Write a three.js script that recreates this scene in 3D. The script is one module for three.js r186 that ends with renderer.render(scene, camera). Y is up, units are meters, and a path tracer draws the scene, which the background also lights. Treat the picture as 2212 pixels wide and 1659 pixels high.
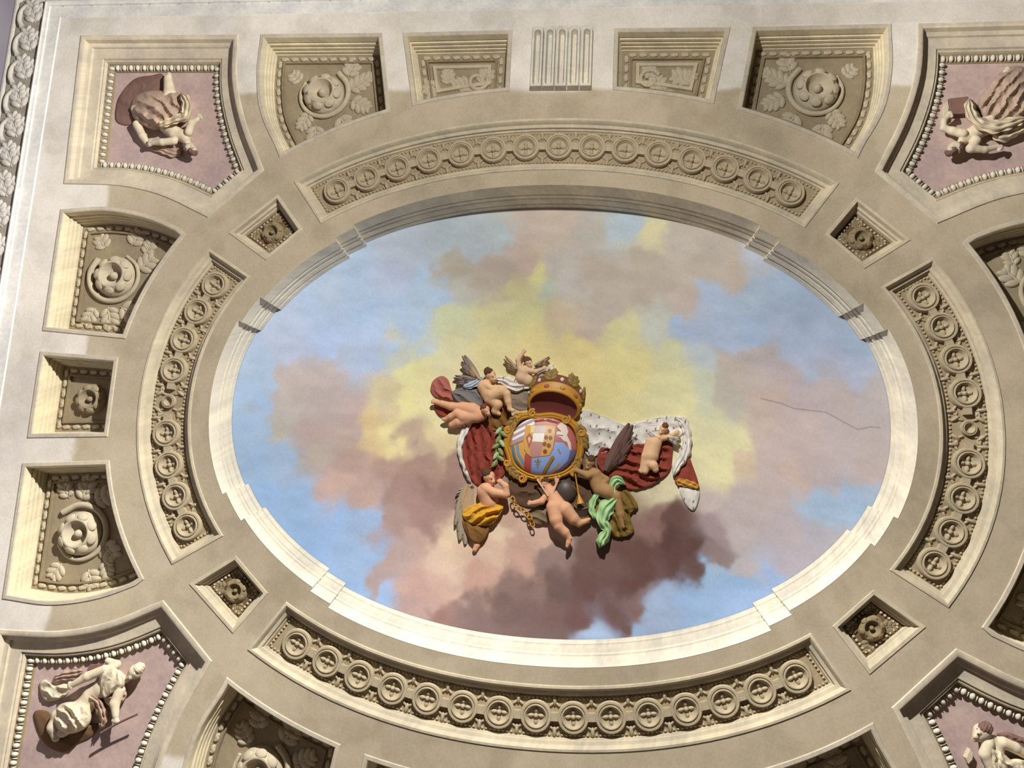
import * as THREE from 'three';
import { mergeGeometries, mergeVertices, toCreasedNormals } from 'three/addons/utils/BufferGeometryUtils.js';
import { RectAreaLightUniformsLib } from 'three/addons/lights/RectAreaLightUniformsLib.js';

// ------------------------------------------------------------------ camera, light, exposure
const scene = new THREE.Scene();
scene.background = new THREE.Color(0x000000);
const renderer = new THREE.WebGLRenderer({ antialias: true });
renderer.toneMapping = THREE.LinearToneMapping;
renderer.toneMappingExposure = 1.07;
renderer.shadowMap.enabled = true;
RectAreaLightUniformsLib.init();

const HC = 9.6;                                   // height of the ceiling face
const EYE = { u: 0.48820855, h: 1.6, v: -1.10383298 };
const FPX = 1750, PW = 2212, PH = 1659;
const ROT = (() => {                              // rotation of the camera (rows: right, up, forward in plan axes u, v, height)
  const w = [0.1733014, 0.10264701, -0.03864531], t = Math.hypot(...w), k = w.map(q => q / t), c = Math.cos(t), s = Math.sin(t);
  const [x, y, z] = k;
  return [[c + x * x * (1 - c), x * y * (1 - c) - z * s, x * z * (1 - c) + y * s],
          [y * x * (1 - c) + z * s, c + y * y * (1 - c), y * z * (1 - c) - x * s],
          [z * x * (1 - c) - y * s, z * y * (1 - c) + x * s, c + z * z * (1 - c)]];
})();
const camera = new THREE.PerspectiveCamera(2 * Math.atan(PH / 2 / FPX) * 180 / Math.PI, PW / PH, 0.05, 60);
camera.position.set(EYE.u, EYE.h, EYE.v);
{
  const W = r => new THREE.Vector3(r[0], r[2], r[1]);
  const m = new THREE.Matrix4().makeBasis(W(ROT[0]), W(ROT[1]), W(ROT[2]).negate());
  camera.quaternion.setFromRotationMatrix(m);
}
camera.updateMatrixWorld();
scene.add(camera);

// added lamp, made up and unseen, its beams aimed to light the relief evenly;
// each beam: aim on the ceiling plane (u, v), half angle, candela
const LIGHTS = {
  key: { u: 0.15, v: 3.3, h: 5.6, color: 0xfffcf8, size: 3, gain: 1.0,
    beams: [[0.15, 3.0, 1.3, 43], [-12, -12, 1.0, 121], [9, -12, 0.8, 102], [-12, 6, 0.8, 75], [-12, -12, 0.5, 330], [12, 3, 0.8, 108], [-3, -12, 0.5, 150], [-12, -4, 0.5, 180],
      [7, -12, 0.5, 228], [5, -6, 1.0, 43], [-12, 3, 0.5, 140], [12, -6, 0.5, 121], [-9, 6, 1.0, 35], [-3, -12, 0.65, 72], [7, 7, 0.7, 34]] },
};

// ------------------------------------------------------------------ helpers
let seed = 20417;
function rnd() { seed = (seed * 1664525 + 1013904223) >>> 0; return seed / 4294967296; }
function rr(a, b) { return a + (b - a) * rnd(); }
const used = {};
function numbered(n) { if (!(n in used)) { used[n] = 0; return n; } used[n]++; return n + '_' + String(used[n]).padStart(3, '0'); }
const V3 = (x, y, z) => new THREE.Vector3(x, y, z);
// a point of the ceiling plan (metres) for a place in the photograph, z metres below the ceiling face
function at(px, py, z = 0) {
  const d = [(px - PW / 2) / FPX, (PH / 2 - py) / FPX, 1];
  const q = [0, 1, 2].map(j => ROT[0][j] * d[0] + ROT[1][j] * d[1] + ROT[2][j] * d[2]);
  const s = (HC - EYE.h - z) / q[2];
  return [EYE.u + q[0] * s, EYE.v + q[1] * s];
}
// a thing on the ceiling: local x, y run along the plan, local z points down into the hall
function thing(name, label, category, cu, cv, group, z = 0, turn = 0) {
  const g = new THREE.Group(); g.name = numbered(name); g.position.set(cu, HC - z, cv); g.rotation.set(Math.PI / 2, 0, turn, 'XYZ');
  g.userData = { label, category }; if (group) g.userData.group = group;
  scene.add(g); g.cu = cu; g.cv = cv; return g;
}
function part(parent, name, geo, mat, label, kind) {
  const m = new THREE.Mesh(geo, mat); m.name = name; m.castShadow = m.receiveShadow = true;
  if (label) m.userData.label = label; if (kind) m.userData.kind = kind;
  parent.add(m); return m;
}
function structure(name, geo, mat, label) {
  const m = new THREE.Mesh(geo, mat); m.name = numbered(name); m.castShadow = m.receiveShadow = true;
  m.userData = { kind: 'structure', label, category: name.split('_')[0] }; scene.add(m); return m;
}
function uvPlan(g, s = 1, ou = 0, ov = 0) {
  const p = g.attributes.position, uv = new Float32Array(p.count * 2);
  for (let i = 0; i < p.count; i++) { uv[2 * i] = (p.getX(i) + ou + p.getZ(i) * 0.37) * s; uv[2 * i + 1] = (p.getY(i) + ov + p.getZ(i) * 0.53) * s; }
  g.setAttribute('uv', new THREE.BufferAttribute(uv, 2)); return g;
}
const area = p => p.reduce((a, q, i) => { const r = p[(i + 1) % p.length]; return a + q[0] * r[1] - r[0] * q[1]; }, 0) / 2;
const ccw = p => area(p) < 0 ? p.slice().reverse() : p;
// inset of a closed counter-clockwise path: its sides are found, moved inwards and cut where they meet
function inset(path, d) {
  const n = path.length, dir = i => { const a = path[i % n], b = path[(i + 1) % n], l = Math.hypot(b[0] - a[0], b[1] - a[1]) || 1; return [(b[0] - a[0]) / l, (b[1] - a[1]) / l]; };
  const corners = [];
  for (let i = 0; i < n; i++) { const p = dir(i + n - 1), q = dir(i); if (p[0] * q[0] + p[1] * q[1] < 0.88) corners.push(i); }
  if (corners.length < 2) {
    return path.map((b, i) => { const p = dir(i + n - 1), q = dir(i), k = Math.max(0.25, 1 + p[0] * q[0] + p[1] * q[1]); return [b[0] - (p[1] + q[1]) / k * d, b[1] + (p[0] + q[0]) / k * d]; });
  }
  const sides = corners.map((c, s) => {
    const e = corners[(s + 1) % corners.length], cnt = (e - c + n) % n || n, pts = [];
    for (let k = 0; k <= cnt; k++) {
      const i = c + k, p = k ? dir(i + n - 1) : dir(i), q = k < cnt ? dir(i) : p, w = Math.max(0.25, 1 + p[0] * q[0] + p[1] * q[1]), b = path[i % n];
      pts.push([b[0] - (p[1] + q[1]) / w * d, b[1] + (p[0] + q[0]) / w * d]);
    }
    const ext = (a, b) => { const l = Math.hypot(a[0] - b[0], a[1] - b[1]) || 1; return [a[0] + (a[0] - b[0]) / l * 2, a[1] + (a[1] - b[1]) / l * 2]; };
    return { pts, cnt, long: [ext(pts[0], pts[1]), ...pts, ext(pts[cnt], pts[cnt - 1])] };
  });
  const S = sides.length, cut = (A, B) => {                 // last crossing of A with the first of B
    let best = null;
    for (let i = A.length - 2; i >= 0; i--) for (let j = 0; j < B.length - 1; j++) {
      const [p, q, r, t] = [A[i], A[i + 1], B[j], B[j + 1]], x1 = q[0] - p[0], y1 = q[1] - p[1], x2 = t[0] - r[0], y2 = t[1] - r[1], det = x1 * y2 - y1 * x2;
      if (Math.abs(det) < 1e-12) continue;
      const s = ((r[0] - p[0]) * y2 - (r[1] - p[1]) * x2) / det, u = ((r[0] - p[0]) * y1 - (r[1] - p[1]) * x1) / det;
      if (s < -1e-9 || s > 1 + 1e-9 || u < -1e-9 || u > 1 + 1e-9) continue;
      const score = Math.abs(i - (A.length - 2)) + j; if (!best || score < best.score) best = { i, s, j, u, score, p: [p[0] + x1 * s, p[1] + y1 * s] };
    }
    return best;
  };
  const X = sides.map((sd, k) => cut(sd.long, sides[(k + 1) % S].long));
  const out = [];
  sides.forEach((sd, k) => {
    const a = X[(k + S - 1) % S], b = X[k];
    const poly = a && b ? [a.p, ...sd.long.slice(a.j + 1, b.i + 1), b.p] : sd.pts;
    const L = [0]; for (let i = 1; i < poly.length; i++) L.push(L[i - 1] + Math.hypot(poly[i][0] - poly[i - 1][0], poly[i][1] - poly[i - 1][1]));
    let j = 0; const tot = L[L.length - 1];
    for (let m = 0; m < sd.cnt; m++) { const t = tot * m / sd.cnt; while (j < poly.length - 2 && L[j + 1] < t) j++; const f = (t - L[j]) / ((L[j + 1] - L[j]) || 1); out.push([poly[j][0] + (poly[j + 1][0] - poly[j][0]) * f, poly[j][1] + (poly[j + 1][1] - poly[j][1]) * f]); }
  });
  return out;
}
// moulding: a profile of [inset, z] swept round a closed path
function sweep(path, profile, crease = 0.6) {
  const rows = profile.map(([d, z]) => inset(path, d).map(([x, y]) => [x, y, z]));
  return loft(rows, crease);
}
function loft(rows, crease = 0.6, closed = true) {
  const pos = [], n = rows[0].length, m = closed ? n : n - 1;
  for (let r = 0; r + 1 < rows.length; r++) for (let i = 0; i < m; i++) {
    const j = (i + 1) % n, a = rows[r][i], b = rows[r][j], c = rows[r + 1][j], d = rows[r + 1][i];
    pos.push(...a, ...b, ...c, ...a, ...c, ...d);
  }
  let g = new THREE.BufferGeometry(); g.setAttribute('position', new THREE.Float32BufferAttribute(pos, 3));
  g = toCreasedNormals(g, crease); return uvPlan(g);
}
const toShape = p => new THREE.Shape(p.map(q => new THREE.Vector2(q[0], q[1])));
function flat(path, z) { const g = new THREE.ShapeGeometry(toShape(path)); g.translate(0, 0, z); return uvPlan(g); }
function slab(path, z0, z1, bevel = 0.006) {
  const g = new THREE.ExtrudeGeometry(toShape(path), { depth: z1 - z0 - bevel, bevelEnabled: true, bevelThickness: bevel, bevelSize: bevel, bevelOffset: -bevel, bevelSegments: 2, curveSegments: 8 });
  g.translate(0, 0, z0); return uvPlan(g);
}
const shift = (p, c) => p.map(q => [q[0] - c[0], q[1] - c[1]]);
const centre = p => { const xs = p.map(q => q[0]), ys = p.map(q => q[1]); return [(Math.min(...xs) + Math.max(...xs)) / 2, (Math.min(...ys) + Math.max(...ys)) / 2]; };
const mirror = (p, sx, sy) => ccw(p.map(q => [q[0] * sx, q[1] * sy]));
function smoothPts(pts, n = 10, closed = false) {
  const c = new THREE.CatmullRomCurve3(pts.map(p => V3(p[0], p[1], p[2] || 0)), closed, 'centripetal');
  return c.getPoints(n * pts.length).map(q => [q.x, q.y, q.z]).slice(0, closed ? -1 : undefined);
}
// half-superellipse point for a horizontal position (upper branch), all rings of the design share it
const NE = 2.1;
const ringV = (A, B, u) => B * Math.pow(Math.max(0, 1 - Math.pow(Math.abs(u) / A, NE)), 1 / NE);
const ringU = (A, B, v) => A * Math.pow(Math.max(0, 1 - Math.pow(Math.abs(v) / B, NE)), 1 / NE);
function walk(path, step, closed = true, start = 0.5) {      // evenly spaced places on a path with the direction there
  const n = path.length, m = closed ? n : n - 1, L = []; let tot = 0;
  for (let i = 0; i < m; i++) { const a = path[i], b = path[(i + 1) % n]; const l = Math.hypot(b[0] - a[0], b[1] - a[1]); L.push(l); tot += l; }
  const cnt = Math.max(1, Math.round(tot / step)), out = []; let i = 0, acc = 0;
  for (let k = 0; k < cnt; k++) {
    const s = (k + start) * tot / cnt; while (i < m - 1 && acc + L[i] < s) acc += L[i++];
    const a = path[i], b = path[(i + 1) % n], t = (s - acc) / L[i];
    out.push({ x: a[0] + (b[0] - a[0]) * t, y: a[1] + (b[1] - a[1]) * t, a: Math.atan2(b[1] - a[1], b[0] - a[0]), t: s / tot });
  }
  return out;
}
const M4 = new THREE.Matrix4();
function placed(g, x, y, z, turn = 0, sx = 1, sy = sx, sz = sx) {
  const q = g.clone(); M4.compose(V3(x, y, z), new THREE.Quaternion().setFromAxisAngle(V3(0, 0, 1), turn), V3(sx, sy, sz)); q.applyMatrix4(M4); return q;
}
const merge = list => mergeGeometries(list.map(g => { const q = g.index ? g.toNonIndexed() : g; for (const k of Object.keys(q.attributes)) if (!['position', 'normal', 'uv'].includes(k)) q.deleteAttribute(k); if (!q.attributes.uv) uvPlan(q); return q; }), false);

// ------------------------------------------------------------------ procedural textures
function hash(x, y, s) { let h = (x * 374761393 + y * 668265263 + s * 2147483647) | 0; h = Math.imul(h ^ (h >>> 13), 1274126177); h ^= h >>> 16; return (h >>> 0) / 4294967296; }
function vnoise(x, y, per, s) {
  const xi = Math.floor(x), yi = Math.floor(y), fx = x - xi, fy = y - yi, u = fx * fx * (3 - 2 * fx), v = fy * fy * (3 - 2 * fy);
  const w = q => per ? ((q % per) + per) % per : q;
  const a = hash(w(xi), w(yi), s), b = hash(w(xi + 1), w(yi), s), c = hash(w(xi), w(yi + 1), s), d = hash(w(xi + 1), w(yi + 1), s);
  return a + (b - a) * u + (c - a) * v + (a - b - c + d) * u * v;
}
function fbm(x, y, o, per, s) { let a = 0, k = 0.5, t = 0; for (let i = 0; i < o; i++) { a += k * vnoise(x, y, per, s + i * 17); t += k; k *= 0.5; x *= 2; y *= 2; if (per) per *= 2; } return a / t; }
function dataTex(w, h, fn, srgb = true) {
  const d = new Uint8Array(w * h * 4);
  for (let j = 0; j < h; j++) for (let i = 0; i < w; i++) { const c = fn((i + 0.5) / w, (j + 0.5) / h), o = (j * w + i) * 4; d[o] = c[0]; d[o + 1] = c[1]; d[o + 2] = c[2]; d[o + 3] = 255; }
  const t = new THREE.DataTexture(d, w, h, THREE.RGBAFormat); t.wrapS = t.wrapT = THREE.RepeatWrapping; t.magFilter = THREE.LinearFilter; t.minFilter = THREE.LinearFilter;
  if (srgb) t.colorSpace = THREE.SRGBColorSpace; t.needsUpdate = true; return t;
}
const clamp = (x, a = 0, b = 255) => Math.min(b, Math.max(a, x));
const sstep = (a, b, x) => { const t = clamp((x - a) / (b - a), 0, 1); return t * t * (3 - 2 * t); };
const plasterTex = dataTex(512, 512, (x, y) => {
  const n = fbm(x * 6, y * 6, 5, 6, 3), m = fbm(x * 40, y * 40, 2, 40, 9), k = 226 + 44 * (n - 0.5) + 22 * (m - 0.5);
  return [clamp(k + 4 * (n - 0.5)), clamp(k), clamp(k - 10 * (n - 0.5))];
});
const grainTex = dataTex(256, 256, (x, y) => { const k = 255 * fbm(x * 64, y * 64, 3, 64, 21); return [k, k, k]; }, false);
const pt = plasterTex.clone(); pt.repeat.set(0.8, 0.8); pt.needsUpdate = true;
function stucco(hex, rough = 0.9) { return new THREE.MeshStandardMaterial({ color: hex, roughness: rough, map: pt, side: THREE.DoubleSide }); }
const M = {
  lip: stucco(0xd3c7b0), cream: stucco(0xf2e5c2), fillet: stucco(0xd8cbae), rim: stucco(0xfdf4de), stone: stucco(0xcdbd9f), border: stucco(0xd8d2c6),
  floor: stucco(0xa8987a), ochre: stucco(0x9c8a68), relief: stucco(0xcfc2a6), band: stucco(0xb5a280), ring: stucco(0xc7b797),
  brown: stucco(0x7d6242), pink: stucco(0xccb2aa), egg: stucco(0xe6dfcd), wall: stucco(0x8b8690), hall: stucco(0x6f665c), wallDark: stucco(0x5d5450),
};

// ------------------------------------------------------------------ the hall: floor, walls, ceiling slab
const HU = 6.44, HV = 5.02;
const quads = [[-1, 1, 'upper left'], [1, 1, 'upper right'], [-1, -1, 'lower left'], [1, -1, 'lower right']];
{
  const floorG = new THREE.BoxGeometry(2 * HU + 0.6, 0.2, 2 * HV + 0.6); floorG.translate(0, -0.1, 0);
  structure('floor', floorG, new THREE.MeshStandardMaterial({ color: 0x4a3c30, roughness: 0.6 }), 'brown floor of the hall below the painted ceiling');
  const roofG = new THREE.BoxGeometry(2 * HU + 0.6, 0.2, 2 * HV + 0.6); roofG.translate(0, HC + 0.9, 0);
  structure('ceiling_back', roofG, M.hall, 'slab above the coffered ceiling');
  const w = (n, sx, sz, x, z, m, l) => { const g = new THREE.BoxGeometry(sx, HC + 0.9, sz); g.translate(x, (HC + 0.9) / 2 - 0.05, z); structure(n, g, m, l); };
  w('wall_left', 0.25, 2 * HV + 0.5, -HU - 0.125, 0, M.wall, 'grey lilac wall under the left leaf frieze');
  w('wall_right', 0.25, 2 * HV + 0.5, HU + 0.125, 0, M.wallDark, 'dark grey wall at the right of the hall');
  w('wall_far', 2 * HU, 0.25, 0, HV + 0.125, M.wallDark, 'dark grey wall at the far end');
  w('wall_near', 2 * HU, 0.25, 0, -HV - 0.125, M.wallDark, 'dark grey wall at the near end');
}
// plan of the design, first quadrant
const RIN = [4.66, 3.55];
const arcH = (A, B, u0, u1, n) => Array.from({ length: n + 1 }, (_, i) => { const u = u0 + (u1 - u0) * i / n; return [u, ringV(A, B, u)]; });
const arcV = (A, B, v0, v1, n) => Array.from({ length: n + 1 }, (_, i) => { const v = v0 + (v1 - v0) * i / n; return [ringU(A, B, v), v]; });
const two = p => p.map(q => [q[0], q[1]]);
const PLAN = {
  curvedTop: [...arcH(...RIN, 1.9, 3.02, 8), ...two(smoothPts([[3.02, 2.8], [3.27, 3.26], [3.36, 3.7], [3.365, 4.16]], 4)).slice(1), [2.05, 4.15]],
  oblong: [...arcH(...RIN, 0.6, 1.57, 6), [1.72, 4.15], [0.6, 4.16]],
  curvedSide: [...arcV(...RIN, 0.7, 1.82, 8), ...two(smoothPts([[4.03, 1.82], [4.48, 2.0], [4.98, 2.09], [5.46, 2.06]], 4)).slice(1), [5.46, 0.76]],
  square: [[4.65, -0.36], [5.45, -0.4], [5.45, 0.44], [4.65, 0.4]],
  corner: [[5.52, 4.17], [3.73, 4.15], ...two(smoothPts([[3.73, 4.15], [3.69, 3.66], [3.54, 3.15], [3.275, 2.585]], 4)).slice(1), [3.795, 2.09], ...two(smoothPts([[3.795, 2.09], [4.34, 2.33], [4.84, 2.44], [5.46, 2.46]], 4)).slice(1)],
  diamond: [[3.473, 1.854], [3.026, 2.249], [2.749, 1.897], [3.08, 1.588]],
  bandTop: [...arcH(3.76, 2.62, -2.5, 2.5, 40), ...arcH(4.27, 3.13, 2.8, -2.8, 44)],
  bandSide: [...arcV(4.27, 3.13, -1.62, 1.62, 30), ...arcV(3.76, 2.62, 1.35, -1.35, 26)],
};
for (const k of Object.keys(PLAN)) PLAN[k] = ccw(PLAN[k]);
// the oval opening: long arcs stand a little out, the stepped pieces between them stand in
function ovalPath(A, B, out) {
  const pts = [], N = 240, bps = [];
  const kind = (u, v) => { u = Math.abs(u) * 3.48 / A; v = Math.abs(v) * 2.37 / B; if (v > 1.3 && u < 2.1) return 1; if (v < 0.9) return 1; if (u < 2.3) return 0; if (v < 1.18) return 0; return -1; };
  const pnt = t => { const c = Math.cos(t), s = Math.sin(t); return [A * Math.sign(c) * Math.pow(Math.abs(c), 2 / NE), B * Math.sign(s) * Math.pow(Math.abs(s), 2 / NE)]; };
  let prev = null;
  for (let i = 0; i < N; i++) {
    const t = (i + 0.5) / N * Math.PI * 2, p = pnt(t), q = pnt(t + 0.001), l = Math.hypot(q[0] - p[0], q[1] - p[1]), nx = (q[1] - p[1]) / l, ny = -(q[0] - p[0]) / l;
    const k = kind(p[0], p[1]);
    if (prev !== null && k !== prev) { const d = out * prev; pts.push([p[0] + nx * d, p[1] + ny * d, prev]); }
    pts.push([p[0] + nx * out * k, p[1] + ny * out * k, k]); prev = k;
  }
  return pts;
}
const skyZ = v => -(0.31 + 0.055 * v);                    // the painted sky leans a little
const rimOuter = ovalPath(3.48, 2.37, 0.042), rimInnerFlat = ovalPath(3.24, 2.125, 0.038);
const rimInner = rimInnerFlat.map(([u, v]) => { let z = 0, p = [u, v]; for (let i = 0; i < 4; i++) { z = skyZ(p[1]); const k = (HC - EYE.h - z) / (HC - EYE.h); p = [EYE.u + (u - EYE.u) * k, EYE.v + (v - EYE.v) * k]; } return [p[0], p[1], z]; });
{
  // ceiling face with an opening for every coffer
  const sh = toShape([[-HU, -HV], [HU, -HV], [HU, HV], [-HU, HV]]);
  const hole = p => sh.holes.push(new THREE.Path(p.slice().reverse().map(q => new THREE.Vector2(q[0], q[1]))));
  hole(two(rimOuter));
  for (const [sx, sy] of quads) for (const k of ['curvedTop', 'oblong', 'curvedSide', 'corner', 'diamond']) hole(mirror(PLAN[k], sx, sy));
  for (const s of [1, -1]) { hole(mirror(PLAN.bandTop, 1, s)); hole(mirror(PLAN.bandSide, s, 1)); hole(mirror(PLAN.square, s, 1)); }
  const g = new THREE.ShapeGeometry(sh);
  const p = g.attributes.position, uv = g.attributes.uv;
  for (let i = 0; i < p.count; i++) uv.setXY(i, (p.getX(i) + 6.5) / 13, (p.getY(i) + 5.1) / 10.2);
  const tex = dataTex(2048, 1600, (x, y) => {
    const u = x * 13 - 6.5, v = y * 10.2 - 5.1;
    const w1 = fbm(u * 1.6 + 9, v * 1.6 + 4, 4, 0, 5), w2 = fbm(u * 6, v * 6, 4, 0, 8), g1 = vnoise(u * 70, v * 70, 0, 2), g2 = fbm(u * 3.2, v * 3.2, 5, 0, 31);
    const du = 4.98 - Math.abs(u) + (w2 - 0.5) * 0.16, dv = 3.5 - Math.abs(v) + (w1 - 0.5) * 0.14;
    const inn = sstep(-0.03, 0.05, Math.min(du, dv));          // painted shade: the inner field is coloured darker, its edge seen between the coffers
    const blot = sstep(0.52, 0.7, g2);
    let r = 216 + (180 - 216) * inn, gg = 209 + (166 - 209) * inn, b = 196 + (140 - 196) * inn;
    const k = 1 + 0.10 * (w1 - 0.5) + 0.09 * (w2 - 0.5) + 0.05 * (g1 - 0.5) - 0.045 * blot;
    if (u > 2.1 && v > 4.22) { r *= 0.965; gg *= 0.96; b *= 0.955; }   // a repaired piece of plaster with a straight edge
    return [clamp(r * k), clamp(gg * k), clamp(b * k * (1 + 0.05 * (w2 - 0.5)))];
  });
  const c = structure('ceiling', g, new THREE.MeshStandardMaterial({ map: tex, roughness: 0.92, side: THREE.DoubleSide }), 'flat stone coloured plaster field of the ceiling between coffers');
  c.position.y = HC; c.rotation.x = Math.PI / 2;
  // painted oval rim
  const prof = [[-0.02, 0], [-0.02, -0.012], [0.0, 0.0], [0.02, 0.05], [0.38, 0.34], [0.27, 0.37], [0.27, 0.43], [0.44, 0.45], [0.5, 0.53], [0.4, 0.55], [0.4, 0.61], [0.56, 0.63], [0.78, 0.77], [0.66, 0.79], [0.66, 0.85], [0.84, 0.87], [0.9, 0.95], [1, 1]];
  const n = rimOuter.length;
  const rows = prof.map(([t, s]) => rimOuter.map((o, i) => { const q = rimInner[i]; return [o[0] + (q[0] - o[0]) * t, o[1] + (q[1] - o[1]) * t, q[2] * s]; }));
  const rim = new THREE.Group(); rim.name = 'trim_1'; rim.position.y = HC; rim.rotation.x = Math.PI / 2;
  rim.userData = { kind: 'structure', label: 'cream moulded oval frame with stepped corners round the painted sky', category: 'frame' }; scene.add(rim);
  // cut the rim where its steps are: every arc and every stepped block is a piece of its own
  const cuts = []; for (let i = 0; i < n; i++) if (rimOuter[i][2] !== rimOuter[(i + n - 1) % n][2]) cuts.push(i);
  cuts.forEach((a, k) => {
    const b = cuts[(k + 1) % cuts.length], idx = []; for (let i = a; ; i = (i + 1) % n) { idx.push(i); if (i === b) break; }
    // last point belongs to the next piece: keep the step face with this piece
    const kk = rimOuter[a][2];
    part(rim, kk === 0 ? 'step_block' : 'arc', loft(rows.map(r => idx.map(i => r[i])), 0.5, false), M.rim);
  });
}
// raised fillets of the outer border
{
  const rect = (a, b) => [[-a, -b], [a, -b], [a, b], [-a, b]];
  const g = sweep(rect(6.06, 4.66), [[0, 0], [0, 0.05], [0.02, 0.06], [0.035, 0.045], [0.06, 0.04], [0.065, 0.02], [0.19, 0.012], [0.2, 0]]);
  const t = structure('trim_2', g, stucco(0xf1eee6), 'white moulded fillet round the edge of the ceiling'); t.position.y = HC; t.rotation.x = Math.PI / 2;
  const g2 = sweep(rect(6.43, 5.01), [[0, 0], [0, 0.05], [0.02, 0.05], [0.03, 0.0]]);
  const t2 = structure('trim_3', g2, M.border, 'narrow fillet where the ceiling meets the walls'); t2.position.y = HC; t2.rotation.x = Math.PI / 2;
}

// ------------------------------------------------------------------ ornaments
const ico = (d) => new THREE.IcosahedronGeometry(1, d);
const BALL = new THREE.SphereGeometry(1, 14, 10), BALLs = ico(1);
const LOBE = new THREE.SphereGeometry(1, 10, 7);
// a leaf of rounded lobes along a rib, length 1 along +x, lying on z = 0
function leafGeo(lobes = 4, spread = 0.55, w = 0.34) {
  const L = [placed(LOBE, 0.5, 0, 0.02, 0, 0.5, 0.07, 0.12)];
  for (let i = 0; i < lobes; i++) {
    const t = (i + 0.6) / (lobes + 0.3), l = w * (0.75 + 0.5 * Math.sin(Math.PI * t)) * (1 - 0.35 * t);
    for (const s of [-1, 1]) { const a = s * (1.05 - spread * t); L.push(placed(LOBE, t + Math.cos(a) * l * 0.45, Math.sin(a) * l * 0.55, 0.02, a, l * 0.56, l * 0.3, 0.16 - 0.04 * t)); }
  }
  L.push(placed(LOBE, 0.95, 0, 0.02, 0, 0.14, 0.1, 0.1));
  return merge(L);
}
const LEAF = leafGeo(4, 0.55, 0.5), LEAF3 = leafGeo(3, 0.4, 0.62);
function petalGeo() { return placed(LOBE, 0.62, 0, 0.0, 0, 0.42, 0.24, 0.16); }
const PETAL = petalGeo();
function lathe(pts, seg = 28) { const g = new THREE.LatheGeometry(pts.map(p => new THREE.Vector2(p[0], p[1])), seg); g.rotateX(Math.PI / 2); return uvPlan(toCreasedNormals(g, 0.7)); }
function tube(pts, r0, r1, seg = 8, fl = 1) {           // tapering tube along plan points
  const c = new THREE.CatmullRomCurve3(pts.map(p => V3(p[0], p[1], p[2] || 0))), n = pts.length * 5, rows = [];
  for (let k = 0; k <= n; k++) {
    const t = k / n, p = c.getPoint(t), d = c.getTangent(t), nx = -d.y, ny = d.x, l = Math.hypot(nx, ny) || 1, r = r0 + (r1 - r0) * t;
    rows.push(Array.from({ length: seg }, (_, i) => { const a = i / seg * Math.PI * 2; return [p.x + nx / l * Math.cos(a) * r, p.y + ny / l * Math.cos(a) * r, p.z + Math.sin(a) * r * fl]; }));
  }
  const cap = q => rows[0].map(() => [q.x, q.y, q.z]);
  rows.unshift(cap(c.getPoint(0))); rows.push(cap(c.getPoint(1)));
  return loft(rows, 1.2);
}
function spiral(turns, r0, r1, z = 0, a0 = 0, dir = 1) { const n = Math.ceil(turns * 10), o = []; for (let i = 0; i <= n; i++) { const t = i / n, a = a0 + dir * t * turns * Math.PI * 2, r = r0 + (r1 - r0) * t; o.push([r * Math.cos(a), r * Math.sin(a), z]); } return o; }
// flower of a rosette: a deep cup with a rim, petals turned over it and a boss inside
function rosette(parent, x, y, z, R, mat, petals = 8) {
  const dish = part(parent, 'rosette', lathe([[0.001, 0.06 * R], [0.3 * R, 0.08 * R], [0.46 * R, 0.2 * R], [0.54 * R, 0.42 * R], [0.58 * R, 0.5 * R], [0.64 * R, 0.5 * R], [0.72 * R, 0.4 * R], [0.9 * R, 0.2 * R], [0.98 * R, 0.12 * R], [R, 0]]), mat);
  dish.position.set(x, y, z);
  part(dish, 'boss', lathe([[0.001, 0.42 * R], [0.09 * R, 0.4 * R], [0.16 * R, 0.32 * R], [0.19 * R, 0.2 * R], [0.2 * R, 0.04]], 16), mat);
  for (let i = 0; i < petals; i++) { const a = (i + 0.3) / petals * Math.PI * 2, q = placed(LOBE, 0, 0, 0, 0, 0.2 * R, 0.25 * R, 0.09 * R); q.rotateY(0.55); q.translate(0.78 * R, 0, 0.38 * R); q.rotateZ(a); part(dish, 'petal', uvPlan(q), mat); }
  return dish;
}
// ribbon border: separate leaf-like twists along an inset path
const TWIST = merge([placed(LOBE, 0, 0, 0, 0.35, 0.5, 0.34, 0.3), placed(LOBE, 0.3, -0.12, 0.02, 0.6, 0.24, 0.16, 0.26), placed(LOBE, -0.32, 0.12, 0.02, 0.6, 0.22, 0.14, 0.22)]);
function ribbon(parent, path, z, step, w, mat, name = 'ribbon_leaf') {
  for (const q of walk(path, step)) { const m = part(parent, name, TWIST, mat); m.position.set(q.x, q.y, z); m.rotation.z = q.a; m.scale.set(step * 0.78, w, w * 0.7); }
}
const COFFER = [[0.0, 0.004], [0.004, -0.085], [-0.008, -0.09], [-0.008, -0.102], [0.016, -0.106], [0.018, -0.14], [0.004, -0.145], [0.004, -0.157], [0.026, -0.162], [0.028, -0.195], [0.014, -0.2], [0.014, -0.21], [0.036, -0.216], [0.038, -0.25], [0.026, -0.255], [0.026, -0.264], [0.046, -0.268], [0.046, -0.28]];
const LIP = [[-0.05, 0], [-0.043, 0.011], [-0.01, 0.012], [0.0, 0.004]];
const CZ = -0.28;
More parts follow.
